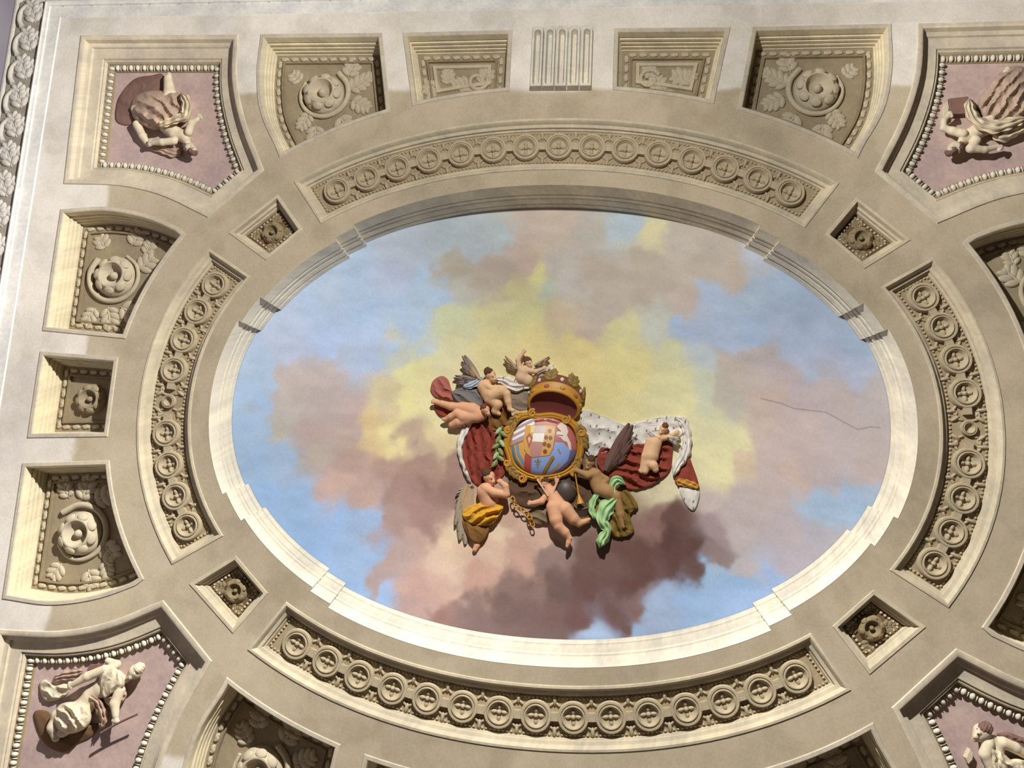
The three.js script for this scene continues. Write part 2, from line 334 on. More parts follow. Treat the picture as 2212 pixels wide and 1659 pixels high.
function coffer(path0, name, label, group) {
  const c = centre(path0), path = shift(path0, c), g = thing(name, label, 'coffer', c[0], c[1], group);
  part(g, 'frame', sweep(path, COFFER), M.cream, 'stepped cream moulding'); part(g, 'lip', sweep(path, LIP), M.lip);
  part(g, 'back_panel', flat(inset(path, 0.046), CZ), M.floor, 'plain ochre back of the coffer');
  part(g, 'border_strip', sweep(inset(path, 0.15), [[-0.012, CZ], [-0.01, CZ + 0.03], [0.008, CZ + 0.03], [0.012, CZ]]), M.ochre);
  ribbon(g, inset(path, 0.098), CZ + 0.008, 0.115, 0.072, M.relief);
  return { g, c, path };
}
const side = { 1: 'right', '-1': 'left' };
for (const [sx, sy, where] of quads) {
  // curved coffers in the long rows
  {
    const { g, c } = coffer(mirror(PLAN.curvedTop, sx, sy), 'coffer', `curved coffer with a scroll rosette beside the ${where} corner panel, in the ${sy > 0 ? 'upper' : 'lower'} row`, 'curved coffers of the long rows');
    const L = (u, v) => [u * sx - c[0], v * sy - c[1]];
    const [x, y] = L(2.72, 3.62);
    const ro = rosette(g, x, y, CZ, 0.235, M.relief, 8); ro.rotation.z = sx * 0.4;
    part(g, 'scroll', tube(spiral(0.75, 0.3, 0.26, 0, sx > 0 ? 2.2 : 1, sx).map(q => [q[0] + x, q[1] + y, CZ + 0.02]), 0.035, 0.02), M.relief);
    const lf = (u, v, len, a, geo = LEAF) => { const [px, py] = L(u, v); const m = part(g, 'leaf', geo, M.relief); m.position.set(px, py, CZ); m.scale.set(len, len, len * 0.75); m.rotation.z = sx > 0 ? (sy > 0 ? a : -a) : Math.PI - (sy > 0 ? a : -a); };
    lf(2.44, 3.68, 0.26, 2.6); lf(2.4, 3.55, 0.24, 3.6); lf(2.46, 3.83, 0.2, 1.9, LEAF3); lf(2.52, 3.36, 0.22, 4.1, LEAF3); lf(2.86, 3.4, 0.22, 5.2); lf(3.0, 3.78, 0.16, 0.7, LEAF3); lf(2.78, 3.25, 0.2, 4.7, LEAF3); lf(2.3, 3.8, 0.14, 2.8, LEAF3);
  }
  // oblong coffers next to the fluted panel
  if (sy > 0 || sx < 0) {
    const { g, c, path } = coffer(mirror(PLAN.oblong, sx, sy), 'coffer', `small oblong coffer of leaf scrolls ${sy > 0 ? 'just ' + side[sx] + ' of the fluted panel' : 'cut by the lower picture edge'}`, 'oblong coffers beside the fluted panels');
    const ip = inset(path, 0.2);
    part(g, 'inner_frame', sweep(ip, [[0, CZ], [0.004, CZ + 0.03], [0.04, CZ + 0.032], [0.046, CZ]]), M.relief);
    const L = (u, v) => [u * sx - c[0], v * sy - c[1]];
    for (let i = 0; i < 5; i++) { const [px, py] = L(0.92 + 0.12 * i, 3.72 + 0.06 * Math.sin(i * 2.1)); const m = part(g, 'leaf', i % 2 ? LEAF : LEAF3, M.relief); m.position.set(px, py, CZ); m.rotation.z = (i * 2.3 + (sx > 0 ? 0 : 1.1)) % 6.28; m.scale.set(0.2, 0.2, 0.15); }
    const [px, py] = L(0.95, 3.76); part(g, 'scroll', tube(spiral(1.4, 0.12, 0.03, 0, 0.4, sx).map(q => [q[0] + px, q[1] + py, CZ + 0.02]), 0.026, 0.018), M.relief);
  }
  // curved coffers in the short rows
  {
    const { g, c } = coffer(mirror(PLAN.curvedSide, sx, sy), 'coffer', `curved coffer with a scroll rosette ${sy > 0 ? 'above' : 'below'} the middle of the ${side[sx]} row`, 'curved coffers of the short rows');
    const L = (u, v) => [u * sx - c[0], v * sy - c[1]];
    const [x, y] = L(4.93, 1.42);
    const ro = rosette(g, x, y, CZ, 0.235, M.relief, 8); ro.rotation.z = sy * 0.5;
    part(g, 'scroll', tube(spiral(0.8, 0.31, 0.26, 0, sx > 0 ? 0.6 : 2.4, -sx * sy).map(q => [q[0] + x, q[1] + y, CZ + 0.02]), 0.036, 0.02), M.relief);
    const lf = (u, v, len, a, geo = LEAF) => { const [px, py] = L(u, v); const m = part(g, 'leaf', geo, M.relief); m.position.set(px, py, CZ); m.scale.set(len, len, len * 0.75); m.rotation.z = sx > 0 ? (sy > 0 ? a : -a) : Math.PI - (sy > 0 ? a : -a); };
    lf(4.98, 1.08, 0.26, 4.4); lf(5.12, 1.06, 0.22, 5.2); lf(4.84, 1.08, 0.22, 3.6, LEAF3); lf(4.68, 1.5, 0.22, 2.4, LEAF3); lf(4.62, 1.68, 0.2, 1.9); lf(5.1, 1.74, 0.18, 1.0, LEAF3); lf(4.8, 1.78, 0.2, 2.0, LEAF3);
  }
  // lozenges
  {
    const p0 = mirror(PLAN.diamond, sx, sy), c = centre(p0), path = shift(p0, c);
    const g = thing('lozenge_coffer', `small lozenge coffer with a brown rosette between two ring bands, ${where}`, 'coffer', c[0], c[1], 'lozenge coffers');
    part(g, 'frame', sweep(path, [[-0.035, 0], [-0.03, 0.008], [0, 0.008], [0.01, -0.04], [0.03, -0.05], [0.034, -0.08], [0.05, -0.084], [0.056, -0.12]]), M.fillet);
    part(g, 'back_panel', flat(inset(path, 0.056), -0.12), M.brown, 'brown back of the lozenge');
    const beads = walk(inset(path, 0.085), 0.042).map(q => placed(BALLs, q.x, q.y, -0.115, 0, 0.014));
    part(g, 'bead_row', merge(beads), M.relief, null, 'stuff');
    const mid = path.reduce((a, q) => [a[0] + q[0] / 4, a[1] + q[1] / 4], [0, 0]);
    rosette(g, mid[0], mid[1], -0.12, 0.125, M.ochre, 6);
    for (let i = 0; i < 4; i++) { const m = part(g, 'leaf', LEAF3, M.ochre); const q = path[i]; const a = Math.atan2(q[1] - mid[1], q[0] - mid[0]); m.position.set(mid[0] + Math.cos(a) * 0.1, mid[1] + Math.sin(a) * 0.1, -0.12); m.rotation.z = a; m.scale.set(0.12, 0.12, 0.1); }
  }
}
{ // the square coffer in the middle of the left row (the right one lies outside the picture)
  const { g, c } = coffer(mirror(PLAN.square, -1, 1), 'coffer', 'small square coffer with a single round rosette in the left row', null);
  const ip = shift(mirror(PLAN.square, -1, 1), c); void ip;
  rosette(g, 0.03, 0.0, CZ, 0.17, M.floor, 8);
}

// ------------------------------------------------------------------ ring bands
const RINGG = lathe([[0.15, 0], [0.148, 0.04], [0.14, 0.052], [0.122, 0.052], [0.118, 0.04], [0.112, 0.04], [0.108, 0.056], [0.1, 0.058], [0.095, 0.046], [0.078, 0.014], [0.05, 0.003], [0.001, 0.002]], 26);
const FLOWER = merge([...[0, 1, 2, 3].map(i => placed(PETAL, 0, 0, 0.004, i * Math.PI / 2, 0.085, 0.085, 0.16)), placed(LOBE, 0, 0, 0.016, 0, 0.024, 0.024, 0.03)]);
const LINK = uvPlan(new THREE.BoxGeometry(1, 1, 1));
const ARROW = merge([placed(LOBE, 0, 0.02, 0, 0, 0.02, 0.05, 0.03), placed(LOBE, -0.03, -0.015, 0, 0.7, 0.035, 0.014, 0.02), placed(LOBE, 0.03, -0.015, 0, -0.7, 0.035, 0.014, 0.02)]);
function ringBand(path0, mid, n, knot, label) {
  const c = centre(path0), path = shift(path0, c), g = thing('ring_band', label, 'band', c[0], c[1], null);
  part(g, 'frame', sweep(path, [[-0.04, 0], [-0.034, 0.01], [-0.012, 0.012], [0, 0.0], [0.014, -0.035], [0.045, -0.045], [0.05, -0.07], [0.066, -0.076], [0.07, -0.09]]), M.fillet, 'stone moulding');
  part(g, 'back_panel', flat(inset(path, 0.07), -0.09), M.band, 'olive brown back of the band');
  part(g, 'bead_row', merge(walk(inset(path, 0.092), 0.04).map(q => placed(BALLs, q.x, q.y, -0.085, 0, 0.0125))), M.ring, 'row of small beads', 'stuff');
  const spots = walk(shift(mid, c), 0.001, false).length ? null : null; void spots;
  const mp = shift(mid, c); let tot = 0; for (let i = 1; i < mp.length; i++) tot += Math.hypot(mp[i][0] - mp[i - 1][0], mp[i][1] - mp[i - 1][1]);
  const cnt = knot ? n + 1 : n, list = walk(mp, tot / cnt, false, 0.5), z = -0.088;
  const pos = list.map(q => q);
  if (knot) { // a small knot sits in the middle and the rings move up to it
    const k = n / 2; pos[k].small = true;
  }
  pos.forEach((q, i) => {
    if (q.small) {
      const m = part(g, 'knot', RINGG, M.ring); m.position.set(q.x, q.y, z); m.scale.set(0.5, 0.5, 0.8);
      for (const s of [-1, 1]) for (const t of [-1, 1]) { const b = part(g, 'leaf', ARROW, M.ring); b.position.set(q.x + Math.cos(q.a) * 0.1 * t - Math.sin(q.a) * 0.1 * s, q.y + Math.sin(q.a) * 0.1 * t + Math.cos(q.a) * 0.1 * s, z); b.rotation.z = q.a + (s > 0 ? 0.6 * t : Math.PI - 0.6 * t); }
    } else {
      const m = part(g, 'ring', RINGG, M.ring); m.position.set(q.x, q.y, z);
      const fl = part(m, 'flower', FLOWER, M.ring); fl.rotation.z = q.a;
    }
    if (i) {
      const p = pos[i - 1], mx = (p.x + q.x) / 2, my = (p.y + q.y) / 2, a = Math.atan2(q.y - p.y, q.x - p.x), d = Math.hypot(q.x - p.x, q.y - p.y);
      const l = part(g, 'link', LINK, M.ring); l.position.set(mx, my, z + 0.022); l.rotation.z = a; l.scale.set(Math.max(0.05, d - 0.26), 0.075, 0.05);
      for (const s of [-1, 1]) { const b = part(g, 'leaf', ARROW, M.ring); b.position.set(mx - Math.sin(a) * 0.118 * s, my + Math.cos(a) * 0.118 * s, z); b.rotation.z = a + (s > 0 ? 0 : Math.PI); }
    }
  });
}
const midTop = arcH(4.015, 2.875, -2.54, 2.54, 60), midSide = arcV(4.015, 2.875, -1.42, 1.42, 40);
ringBand(mirror(PLAN.bandTop, 1, 1), midTop, 15, false, 'long curved band of linked rings above the painted sky');
ringBand(mirror(PLAN.bandTop, 1, -1), midTop.map(q => [q[0], -q[1]]), 15, false, 'long curved band of linked rings below the painted sky');
ringBand(mirror(PLAN.bandSide, -1, 1), midSide.map(q => [-q[0], q[1]]), 8, true, 'short curved band of linked rings at the left of the painted sky');
ringBand(mirror(PLAN.bandSide, 1, 1), midSide, 8, true, 'short curved band of linked rings at the right of the painted sky');

// ------------------------------------------------------------------ corner panels
const EGG = placed(new THREE.SphereGeometry(1, 10, 8), 0, 0, 0, 0, 0.024, 0.034, 0.03);
const DART = placed(LOBE, 0, 0, 0, 0, 0.006, 0.034, 0.018);
const PANELZ = -0.2;
for (const [sx, sy, where] of quads) {
  const p0 = mirror(PLAN.corner, sx, sy), c = centre(p0), path = shift(p0, c);
  const g = thing('corner_panel', `${where} corner panel, mauve field in an egg-moulded five-sided frame`, 'panel', c[0], c[1], 'corner panels');
  part(g, 'frame', sweep(path, [[-0.06, 0], [-0.052, 0.012], [-0.02, 0.014], [0, 0.004], [0.012, -0.05], [0.05, -0.065], [0.058, -0.09], [0.075, -0.095], [0.17, -0.1], [0.178, -0.125], [0.19, -0.115], [0.2, -0.12], [0.208, -0.15]]), stucco(0xdccfb6), 'stepped stone moulding');
  part(g, 'egg_bed', sweep(path, [[0.208, -0.15], [0.23, -0.165], [0.285, -0.185], [0.295, PANELZ]]), M.ochre, 'hollow strip behind the eggs');
  const row = inset(path, 0.252);
  for (const q of walk(row, 0.082)) { const m = part(g, 'egg', EGG, M.egg); m.position.set(q.x, q.y, -0.165); m.rotation.z = q.a; }
  part(g, 'dart_row', merge(walk(row, 0.082, true, 0).map(q => placed(DART, q.x, q.y, -0.17, q.a))), M.egg, null, 'stuff');
  part(g, 'field', flat(inset(path, 0.295), PANELZ), M.pink, 'mauve plaster field');
}

// ------------------------------------------------------------------ fluted panel in the upper row
{
  const c = [0, 3.835], g = thing('fluted_panel', 'white panel of five upright flutes in the middle of the upper row', 'panel', c[0], c[1], null);
  const W = 0.66, Hh = 0.7, bw = W / 5;
  for (let i = 0; i < 5; i++) {
    const x = -W / 2 + bw * (i + 0.5), hw = 0.033, top = Hh / 2 - 0.075, bot = -Hh / 2 + 0.05;
    const outer = [[x - bw / 2 + 0.006, -Hh / 2], [x + bw / 2 - 0.006, -Hh / 2], [x + bw / 2 - 0.006, Hh / 2 - 0.02], [x + bw / 4, Hh / 2], [x - bw / 4, Hh / 2], [x - bw / 2 + 0.006, Hh / 2 - 0.02]];
    const slot = []; for (let k = 0; k <= 8; k++) { const a = Math.PI * k / 8; slot.push([x + hw * Math.cos(a), top + hw * Math.sin(a)]); } for (let k = 0; k <= 8; k++) { const a = Math.PI + Math.PI * k / 8; slot.push([x + hw * Math.cos(a), bot + hw * Math.sin(a)]); }
    const sh = toShape(outer); sh.holes.push(new THREE.Path(slot.slice().reverse().map(q => new THREE.Vector2(q[0], q[1]))));
    const gg = new THREE.ExtrudeGeometry(sh, { depth: 0.1, bevelEnabled: true, bevelThickness: 0.006, bevelSize: 0.005, bevelOffset: -0.005, bevelSegments: 1 }); gg.translate(0, 0, -0.002);
    part(g, 'flute', uvPlan(gg), M.egg);
    part(g, 'groove', sweep(slot, [[0, 0.095], [0.004, 0.05], [0.014, 0.02], [0.03, 0.014]]), M.egg);
  }
  part(g, 'back_panel', slab([[-W / 2, -Hh / 2], [W / 2, -Hh / 2], [W / 2, Hh / 2 - 0.02], [-W / 2, Hh / 2 - 0.02]], 0.0, 0.012), M.border);
}

// ------------------------------------------------------------------ leaf frieze
function frieze(label, along, fixed, n, vertical, sgn) {
  const g = thing('leaf_frieze', label, 'frieze', vertical ? fixed : 0, vertical ? 0 : fixed, null, 0.012);
  const w = 0.3, len = along * 2, step = len / n;
  part(g, 'back_strip', slab(vertical ? [[-w / 2, -along], [w / 2, -along], [w / 2, along], [-w / 2, along]] : [[-along, -w / 2], [along, -w / 2], [along, w / 2], [-along, w / 2]], 0.0, 0.01), stucco(0xa39a8b), 'grey brown ground strip');
  for (let i = 0; i < n; i++) {
    const t = -along + step * (i + 0.5), x = vertical ? 0 : t, y = vertical ? t : 0, a = vertical ? Math.PI / 2 : 0;
    const sc = part(g, 'scroll', tube(spiral(0.62, 0.17, 0.1, 0, 2.6, -1).map(q => [q[0] * 1.0, q[1] * 0.75, 0.02]), 0.03, 0.02), M.border); sc.position.set(x, y, 0); sc.rotation.z = a;
    const l1 = part(g, 'leaf', LEAF, M.border); l1.position.set(x + (vertical ? 0.09 * sgn : -0.1), y + (vertical ? -0.1 : -0.04), 0.005); l1.rotation.z = a + 0.35; l1.scale.set(0.3, 0.26, 0.22);
    const l2 = part(g, 'leaf', LEAF3, M.border); l2.position.set(x + (vertical ? -0.03 : 0), y, 0.005); l2.rotation.z = a - 1.1; l2.scale.set(0.2, 0.2, 0.2);
    const l3 = part(g, 'bud', placed(LOBE, 0, 0, 0.02, 0.6, 0.045, 0.03, 0.035), M.border); l3.position.set(x + (vertical ? 0.08 * sgn : 0.1), y + (vertical ? 0.1 : -0.08), 0);
  }
}
frieze('grey carved leaf frieze along the left edge of the ceiling', 4.66, -6.245, 26, true, 1);
frieze('grey carved leaf frieze along the far edge of the ceiling', 6.06, 4.825, 34, false, 1);

// ------------------------------------------------------------------ the painted sky
const SKYC = `880,530,185,192,205;980,510,182,192,198;1060,500,180,190,192;1130,490,198,176,158;1200,490,202,180,160;1290,490,190,178,165;1350,478,178,192,202;1390,490,214,200,150;1470,510,192,178,162;1560,530,190,175,160;1625,560,182,185,197
700,620,176,190,212;760,590,170,190,215;850,580,180,190,215;930,580,172,192,215;985,570,185,170,150;1060,560,185,165,148;1130,550,195,170,150;1165,585,218,203,128;1200,570,190,175,165;1300,580,185,168,150;1400,570,185,168,148;1500,560,188,170,150;1580,570,192,172,152;1625,625,165,182,200;1690,620,160,180,205
670,660,170,188,215;760,660,165,188,218;850,640,170,192,218;930,630,172,192,215;1000,615,190,185,170;1050,600,190,170,150;1120,625,204,192,136;1180,610,180,190,170;1230,600,195,185,175;1300,650,185,168,152;1400,620,182,165,148;1480,640,190,170,155;1560,640,165,182,205;1640,680,160,178,205;1750,680,158,175,200
600,720,180,190,215;690,720,170,188,222;790,720,172,190,218;880,700,172,192,215;960,690,205,205,160;1050,690,212,200,140;1130,680,205,200,135;1210,680,205,180,145;1280,690,195,172,150;1340,700,207,197,138;1420,690,190,190,175;1500,710,165,180,205;1590,725,168,182,208;1660,750,182,165,158;1720,735,166,180,205;1780,750,165,180,205;1870,760,160,178,205
560,790,172,192,220;640,805,196,175,165;700,790,190,172,165;770,770,170,185,210;850,760,190,190,175;880,800,217,207,138;960,770,210,200,150;1050,740,220,204,138;1150,730,224,202,128;1260,740,224,200,122;1350,760,220,202,128;1450,760,205,198,150;1540,780,182,188,190;1610,800,188,170,155;1690,815,182,165,165;1740,780,172,178,200;1800,790,172,178,200;1800,830,190,172,168;1870,815,174,180,205
545,860,165,190,222;600,870,190,175,165;680,860,185,165,158;760,870,192,165,158;820,850,205,185,140;870,880,227,210,138;900,830,218,205,140;1250,800,230,207,128;1330,830,227,207,132;1430,830,215,205,145;1520,840,195,195,165;1580,850,185,172,155;1650,870,192,165,152;1750,870,190,168,165;1850,870,190,170,165;1905,880,185,172,170
540,930,160,188,222;590,930,185,175,160;660,930,185,160,150;750,920,188,160,150;795,940,218,186,126;840,950,227,207,138;885,945,188,158,132;950,950,216,192,138;930,900,224,210,148;1350,890,224,207,140;1450,880,218,205,145;1550,930,212,202,150;1590,950,218,207,150;1650,930,197,170,158;1750,950,195,172,165;1860,950,192,172,168;1910,980,190,172,168
550,1010,155,185,220;620,1005,160,185,215;660,990,185,165,150;740,1000,182,148,135;830,1000,177,140,125;900,990,165,128,112;970,985,158,118,104;1540,1000,224,212,152;1600,1000,207,180,148;1680,1000,195,172,165;1780,1010,192,170,165;1880,1020,190,170,165
590,1070,148,182,224;680,1080,150,182,222;735,1045,204,166,150;790,1080,192,155,140;870,1070,165,128,115;950,1060,148,110,98;1430,1060,222,207,160;1520,1080,200,180,170;1600,1080,190,170,165;1700,1060,195,172,165;1740,1025,200,170,155;1770,1075,156,182,207;1850,1070,158,182,212;1895,1060,165,180,205
650,1140,146,182,224;740,1140,148,182,224;800,1130,155,180,215;860,1140,175,140,130;920,1140,165,125,115;985,1150,218,188,150;1400,1125,146,106,96;1450,1130,106,72,62;1530,1130,165,140,140;1600,1150,192,175,172;1700,1150,188,170,172;1790,1120,160,185,212;1860,1110,163,188,217;1800,1175,180,172,180
700,1210,148,182,227;780,1200,153,182,220;840,1220,185,155,145;900,1180,190,155,140;960,1200,218,182,155;1050,1170,212,172,144;1130,1190,197,150,130;1200,1200,148,118,108;1280,1200,118,86,76;1360,1180,106,70,60;1440,1180,100,62,55;1500,1200,100,65,57;1545,1195,150,125,120;1600,1230,190,178,178;1700,1230,185,172,180;1760,1220,182,170,178
770,1270,148,182,224;820,1270,175,150,145;900,1270,197,155,140;970,1260,207,165,145;1040,1250,197,150,130;1110,1260,138,108,98;1190,1270,116,88,80;1280,1260,112,76,68;1370,1250,108,70,60;1450,1240,106,68,60;1510,1235,112,76,68;1550,1255,158,190,222;1600,1275,148,182,224;1680,1270,150,180,224
850,1312,153,182,224;890,1320,187,150,140;950,1330,160,115,105;1020,1320,138,110,103;1100,1320,122,95,88;1180,1330,128,92,86;1260,1330,122,82,76;1350,1320,118,80,72;1400,1305,138,98,88;1440,1310,163,185,217;1520,1310,153,185,224;1600,1310,156,185,227;1300,1365,168,190,222;1200,1368,125,98,92;1050,1358,135,105,100;1385,1345,156,185,222
1000,800,215,200,145;1100,1110,190,150,125;1150,1000,120,90,70;1050,900,190,160,120;1250,1000,120,90,72;1350,1000,170,130,100;1450,980,215,200,150;1080,1140,222,190,155;1180,1140,205,165,140`.split(/[;\n]/).map(s => s.split(',').map(Number));
{
  const lin = x => Math.pow(x / 255, 2.2);
  const cps = SKYC.map(([x, y, r, g, b]) => { const p = at(x, y, -0.24); return [p[0], p[1], lin(r), lin(g), lin(b)]; });
  const crack = [[1648, 858], [1690, 868], [1720, 880], [1790, 888], [1832, 912], [1858, 926], [1885, 920], [1906, 922]].map(q => at(q[0], q[1], -0.24));
  const U0 = -3.6, V0 = -2.5, UW = 7.2, VW = 5.0;
  const SAT = 0.84;
  const tex = dataTex(1500, 1040, (x, y) => {
    const u = U0 + x * UW, v = V0 + y * VW;
    const wu = (fbm(u * 2.1 + 7, v * 2.1, 5, 0, 41) - 0.5) * 0.42, wv = (fbm(u * 2.1, v * 2.1 + 3, 5, 0, 67) - 0.5) * 0.36;
    const w2 = (fbm(u * 8, v * 8, 3, 0, 12) - 0.5) * 0.13 + (fbm(u * 4.6 + 2, v * 4.6, 3, 0, 55) - 0.5) * 0.2, pu = u + wu + w2, pv = v + wv - w2;
    let R = 0, G = 0, B = 0, W = 0;
    for (const c of cps) { const dx = c[0] - pu, dy = c[1] - pv, d2 = dx * dx + dy * dy; if (d2 > 0.9) continue; const w = 1 / Math.pow(d2 + 0.006, 2.3); R += w * c[2]; G += w * c[3]; B += w * c[4]; W += w; }
    if (!W) { R = 0.3; G = 0.35; B = 0.5; W = 1; }
    const br = 1 + 0.22 * (fbm(u * 5 + v * 2, v * 9, 4, 0, 91) - 0.5) + 0.07 * (vnoise(u * 60, v * 60, 0, 3) - 0.5);
    R *= br / W; G *= br / W; B *= br / W;
    const lum = 0.3 * R + 0.59 * G + 0.11 * B; R = lum + (R - lum) * SAT; G = lum + (G - lum) * SAT; B = lum + (B - lum) * SAT;
    let ck = 1; for (let i = 0; i + 1 < crack.length; i++) { const [a, b] = [crack[i], crack[i + 1]], t = clamp(((u - a[0]) * (b[0] - a[0]) + (v - a[1]) * (b[1] - a[1])) / ((b[0] - a[0]) ** 2 + (b[1] - a[1]) ** 2), 0, 1); const d = Math.hypot(u - a[0] - t * (b[0] - a[0]), v - a[1] - t * (b[1] - a[1])); if (d < 0.008) ck = 0.72; }
    const E = q => clamp(255 * Math.pow(clamp(q * 1.2 * ck, 0, 1), 1 / 2.2)); return [E(R * 0.93), E(G * 0.98), E(B * 1.01)];
  });
  const pts = rimInner.map(q => [q[0], q[1]]), g = new THREE.ShapeGeometry(toShape(pts)), p = g.attributes.position, uv = g.attributes.uv;
  for (let i = 0; i < p.count; i++) { p.setZ(i, skyZ(p.getY(i)) - 0.004); uv.setXY(i, (p.getX(i) - U0) / UW, (p.getY(i) - V0) / VW); }
  g.computeVertexNormals();
  const sky = new THREE.Mesh(g, new THREE.MeshStandardMaterial({ map: tex, roughness: 0.95, side: THREE.DoubleSide })); sky.name = 'fresco_sky'; sky.position.y = HC; sky.rotation.x = Math.PI / 2;
  sky.userData = { label: 'oval painted sky of blue air, golden glow and mauve clouds', category: 'fresco' }; scene.add(sky);
}

// ------------------------------------------------------------------ figures: tools
const PXM = 0.00472;                                       // metres on the ceiling for one picture pixel
function surfaceNet(f, lo, hi, cell) {
  const n = [0, 1, 2].map(k => Math.ceil((hi[k] - lo[k]) / cell) + 1), [nx, ny, nz] = n, val = new Float32Array(nx * ny * nz);
  for (let k = 0, o = 0; k < nz; k++) for (let j = 0; j < ny; j++) for (let i = 0; i < nx; i++, o++) val[o] = f(lo[0] + i * cell, lo[1] + j * cell, lo[2] + k * cell);
  const id = new Int32Array(nx * ny * nz).fill(-1), pos = [], idx = [], at3 = (i, j, k) => (k * ny + j) * nx + i;
  for (let k = 0; k < nz - 1; k++) for (let j = 0; j < ny - 1; j++) for (let i = 0; i < nx - 1; i++) {
    let m = 0; const c = [];
    for (let q = 0; q < 8; q++) { const w = val[at3(i + (q & 1), j + (q >> 1 & 1), k + (q >> 2))]; c.push(w); if (w < 0) m |= 1 << q; }
    if (m === 0 || m === 255) continue;
    let x = 0, y = 0, z = 0, s = 0;
    for (let a = 0; a < 8; a++) for (const bit of [1, 2, 4]) { if (a & bit) continue; const b = a | bit; if ((c[a] < 0) === (c[b] < 0)) continue; const t = c[a] / (c[a] - c[b]); x += (a & 1) + (bit === 1 ? t : 0); y += (a >> 1 & 1) + (bit === 2 ? t : 0); z += (a >> 2) + (bit === 4 ? t : 0); s++; }
    id[at3(i, j, k)] = pos.length / 3; pos.push(lo[0] + (i + x / s) * cell, lo[1] + (j + y / s) * cell, lo[2] + (k + z / s) * cell);
  }
  const quad = (a, b, c, d, flip) => { if (a < 0 || b < 0 || c < 0 || d < 0) return; flip ? idx.push(a, c, b, a, d, c) : idx.push(a, b, c, a, c, d); };
  for (let k = 1; k < nz - 1; k++) for (let j = 1; j < ny - 1; j++) for (let i = 1; i < nx - 1; i++) {
    const v = val[at3(i, j, k)] < 0;
    if (v !== val[at3(i + 1, j, k)] < 0) quad(id[at3(i, j - 1, k - 1)], id[at3(i, j, k - 1)], id[at3(i, j, k)], id[at3(i, j - 1, k)], !v);
    if (v !== val[at3(i, j + 1, k)] < 0) quad(id[at3(i - 1, j, k - 1)], id[at3(i, j, k - 1)], id[at3(i, j, k)], id[at3(i - 1, j, k)], v);
    if (v !== val[at3(i, j, k + 1)] < 0) quad(id[at3(i - 1, j - 1, k)], id[at3(i, j - 1, k)], id[at3(i, j, k)], id[at3(i - 1, j, k)], !v);
  }
  const g = new THREE.BufferGeometry(); g.setAttribute('position', new THREE.Float32BufferAttribute(pos, 3)); g.setIndex(idx); g.computeVertexNormals(); return uvPlan(g);
}
// where a figure stands: c is its centre in the picture, zOf the height of the ground behind it
function frame(cx, cy, ground) {
  let z = -0.2; for (let i = 0; i < 3; i++) z = ground(at(cx, cy, z)[1]);
  const c = at(cx, cy, z);
  const P = (x, y, h = 0) => { let zz = z + h * PXM, p = at(x, y, zz); for (let i = 0; i < 2; i++) { zz = ground(p[1]) + h * PXM; p = at(x, y, zz); } return [p[0] - c[0], p[1] - c[1], zz]; };
  return { c, z, P };
}
// body: chains of [x, y, height, radius] in picture pixels become one continuous surface
function body(F, chains, { cell = 1.25, k = 3.2, wave = null } = {}) {
  const bones = [], lo = [9, 9, 9], hi = [-9, -9, -9];
  for (const ch of chains) for (let i = 0; i < ch.length; i++) {
    const [x, y, h, r] = ch[i], a = F.P(x, y, h), R = r * PXM;
    for (let q = 0; q < 3; q++) { lo[q] = Math.min(lo[q], a[q] - R); hi[q] = Math.max(hi[q], a[q] + R); }
    if (ch.length === 1) bones.push([...a, R, ...a, R]);
    else if (i) { const p = ch[i - 1], b = F.P(p[0], p[1], p[2]); bones.push([...b, p[3] * PXM, ...a, R]); }
  }
  const pad = 4 * PXM; for (let q = 0; q < 3; q++) { lo[q] -= pad; hi[q] += pad; } lo[2] = Math.max(lo[2], F.z - 0.12);
  const K = k * PXM;
  const B = bones.map(b => { const d = [b[4] - b[0], b[5] - b[1], b[6] - b[2]]; return { b, d, l: d[0] * d[0] + d[1] * d[1] + d[2] * d[2] || 1e-9 }; });
  return surfaceNet((x, y, z) => {
    let m = 1e3;
    for (const { b, d, l } of B) {
      const px = x - b[0], py = y - b[1], pz = z - b[2]; let t = (px * d[0] + py * d[1] + pz * d[2]) / l; t = t < 0 ? 0 : t > 1 ? 1 : t;
      const ex = px - d[0] * t, ey = py - d[1] * t, ez = pz - d[2] * t, s = Math.sqrt(ex * ex + ey * ey + ez * ez) - (b[3] + (b[7] - b[3]) * t);
      const h = Math.max(K - Math.abs(m - s), 0); m = Math.min(m, s) - h * h / (4 * K);
    }
    return wave ? m - wave(x, y, z) : m;
  }, lo, hi, cell * PXM);
}
// a hand with four fingers and a thumb: wrist place, pointing angle (picture, y down), size, bend
function hand(x, y, h, a, s = 1, thumb = 1) {
  const c = Math.cos(a), n = Math.sin(a), at2 = (f, l, dz = 0, r = 1) => [x + (c * f - n * l) * s, y + (n * f + c * l) * s, h + dz * s, r * s], out = [];
  out.push([at2(-1, 0, 0, 2.6), at2(2.5, 0, 0.4, 3)]);
  [[-2.4, 6.6], [-0.8, 7.8], [0.9, 7.4], [2.4, 6]].forEach(([l, e]) => out.push([at2(3, l * 0.8, 0.4, 1.05), at2(e * 0.72, l * 1.15, 1.4, 0.95), at2(e, l * 1.25, 0.4, 0.8)]));
  out.push([at2(0.6, thumb * 2.2, 0.6, 1.15), at2(2.6, thumb * 4.6, 1.4, 1.05), at2(4.2, thumb * 5, 1.6, 0.85)]);
  return out;
}
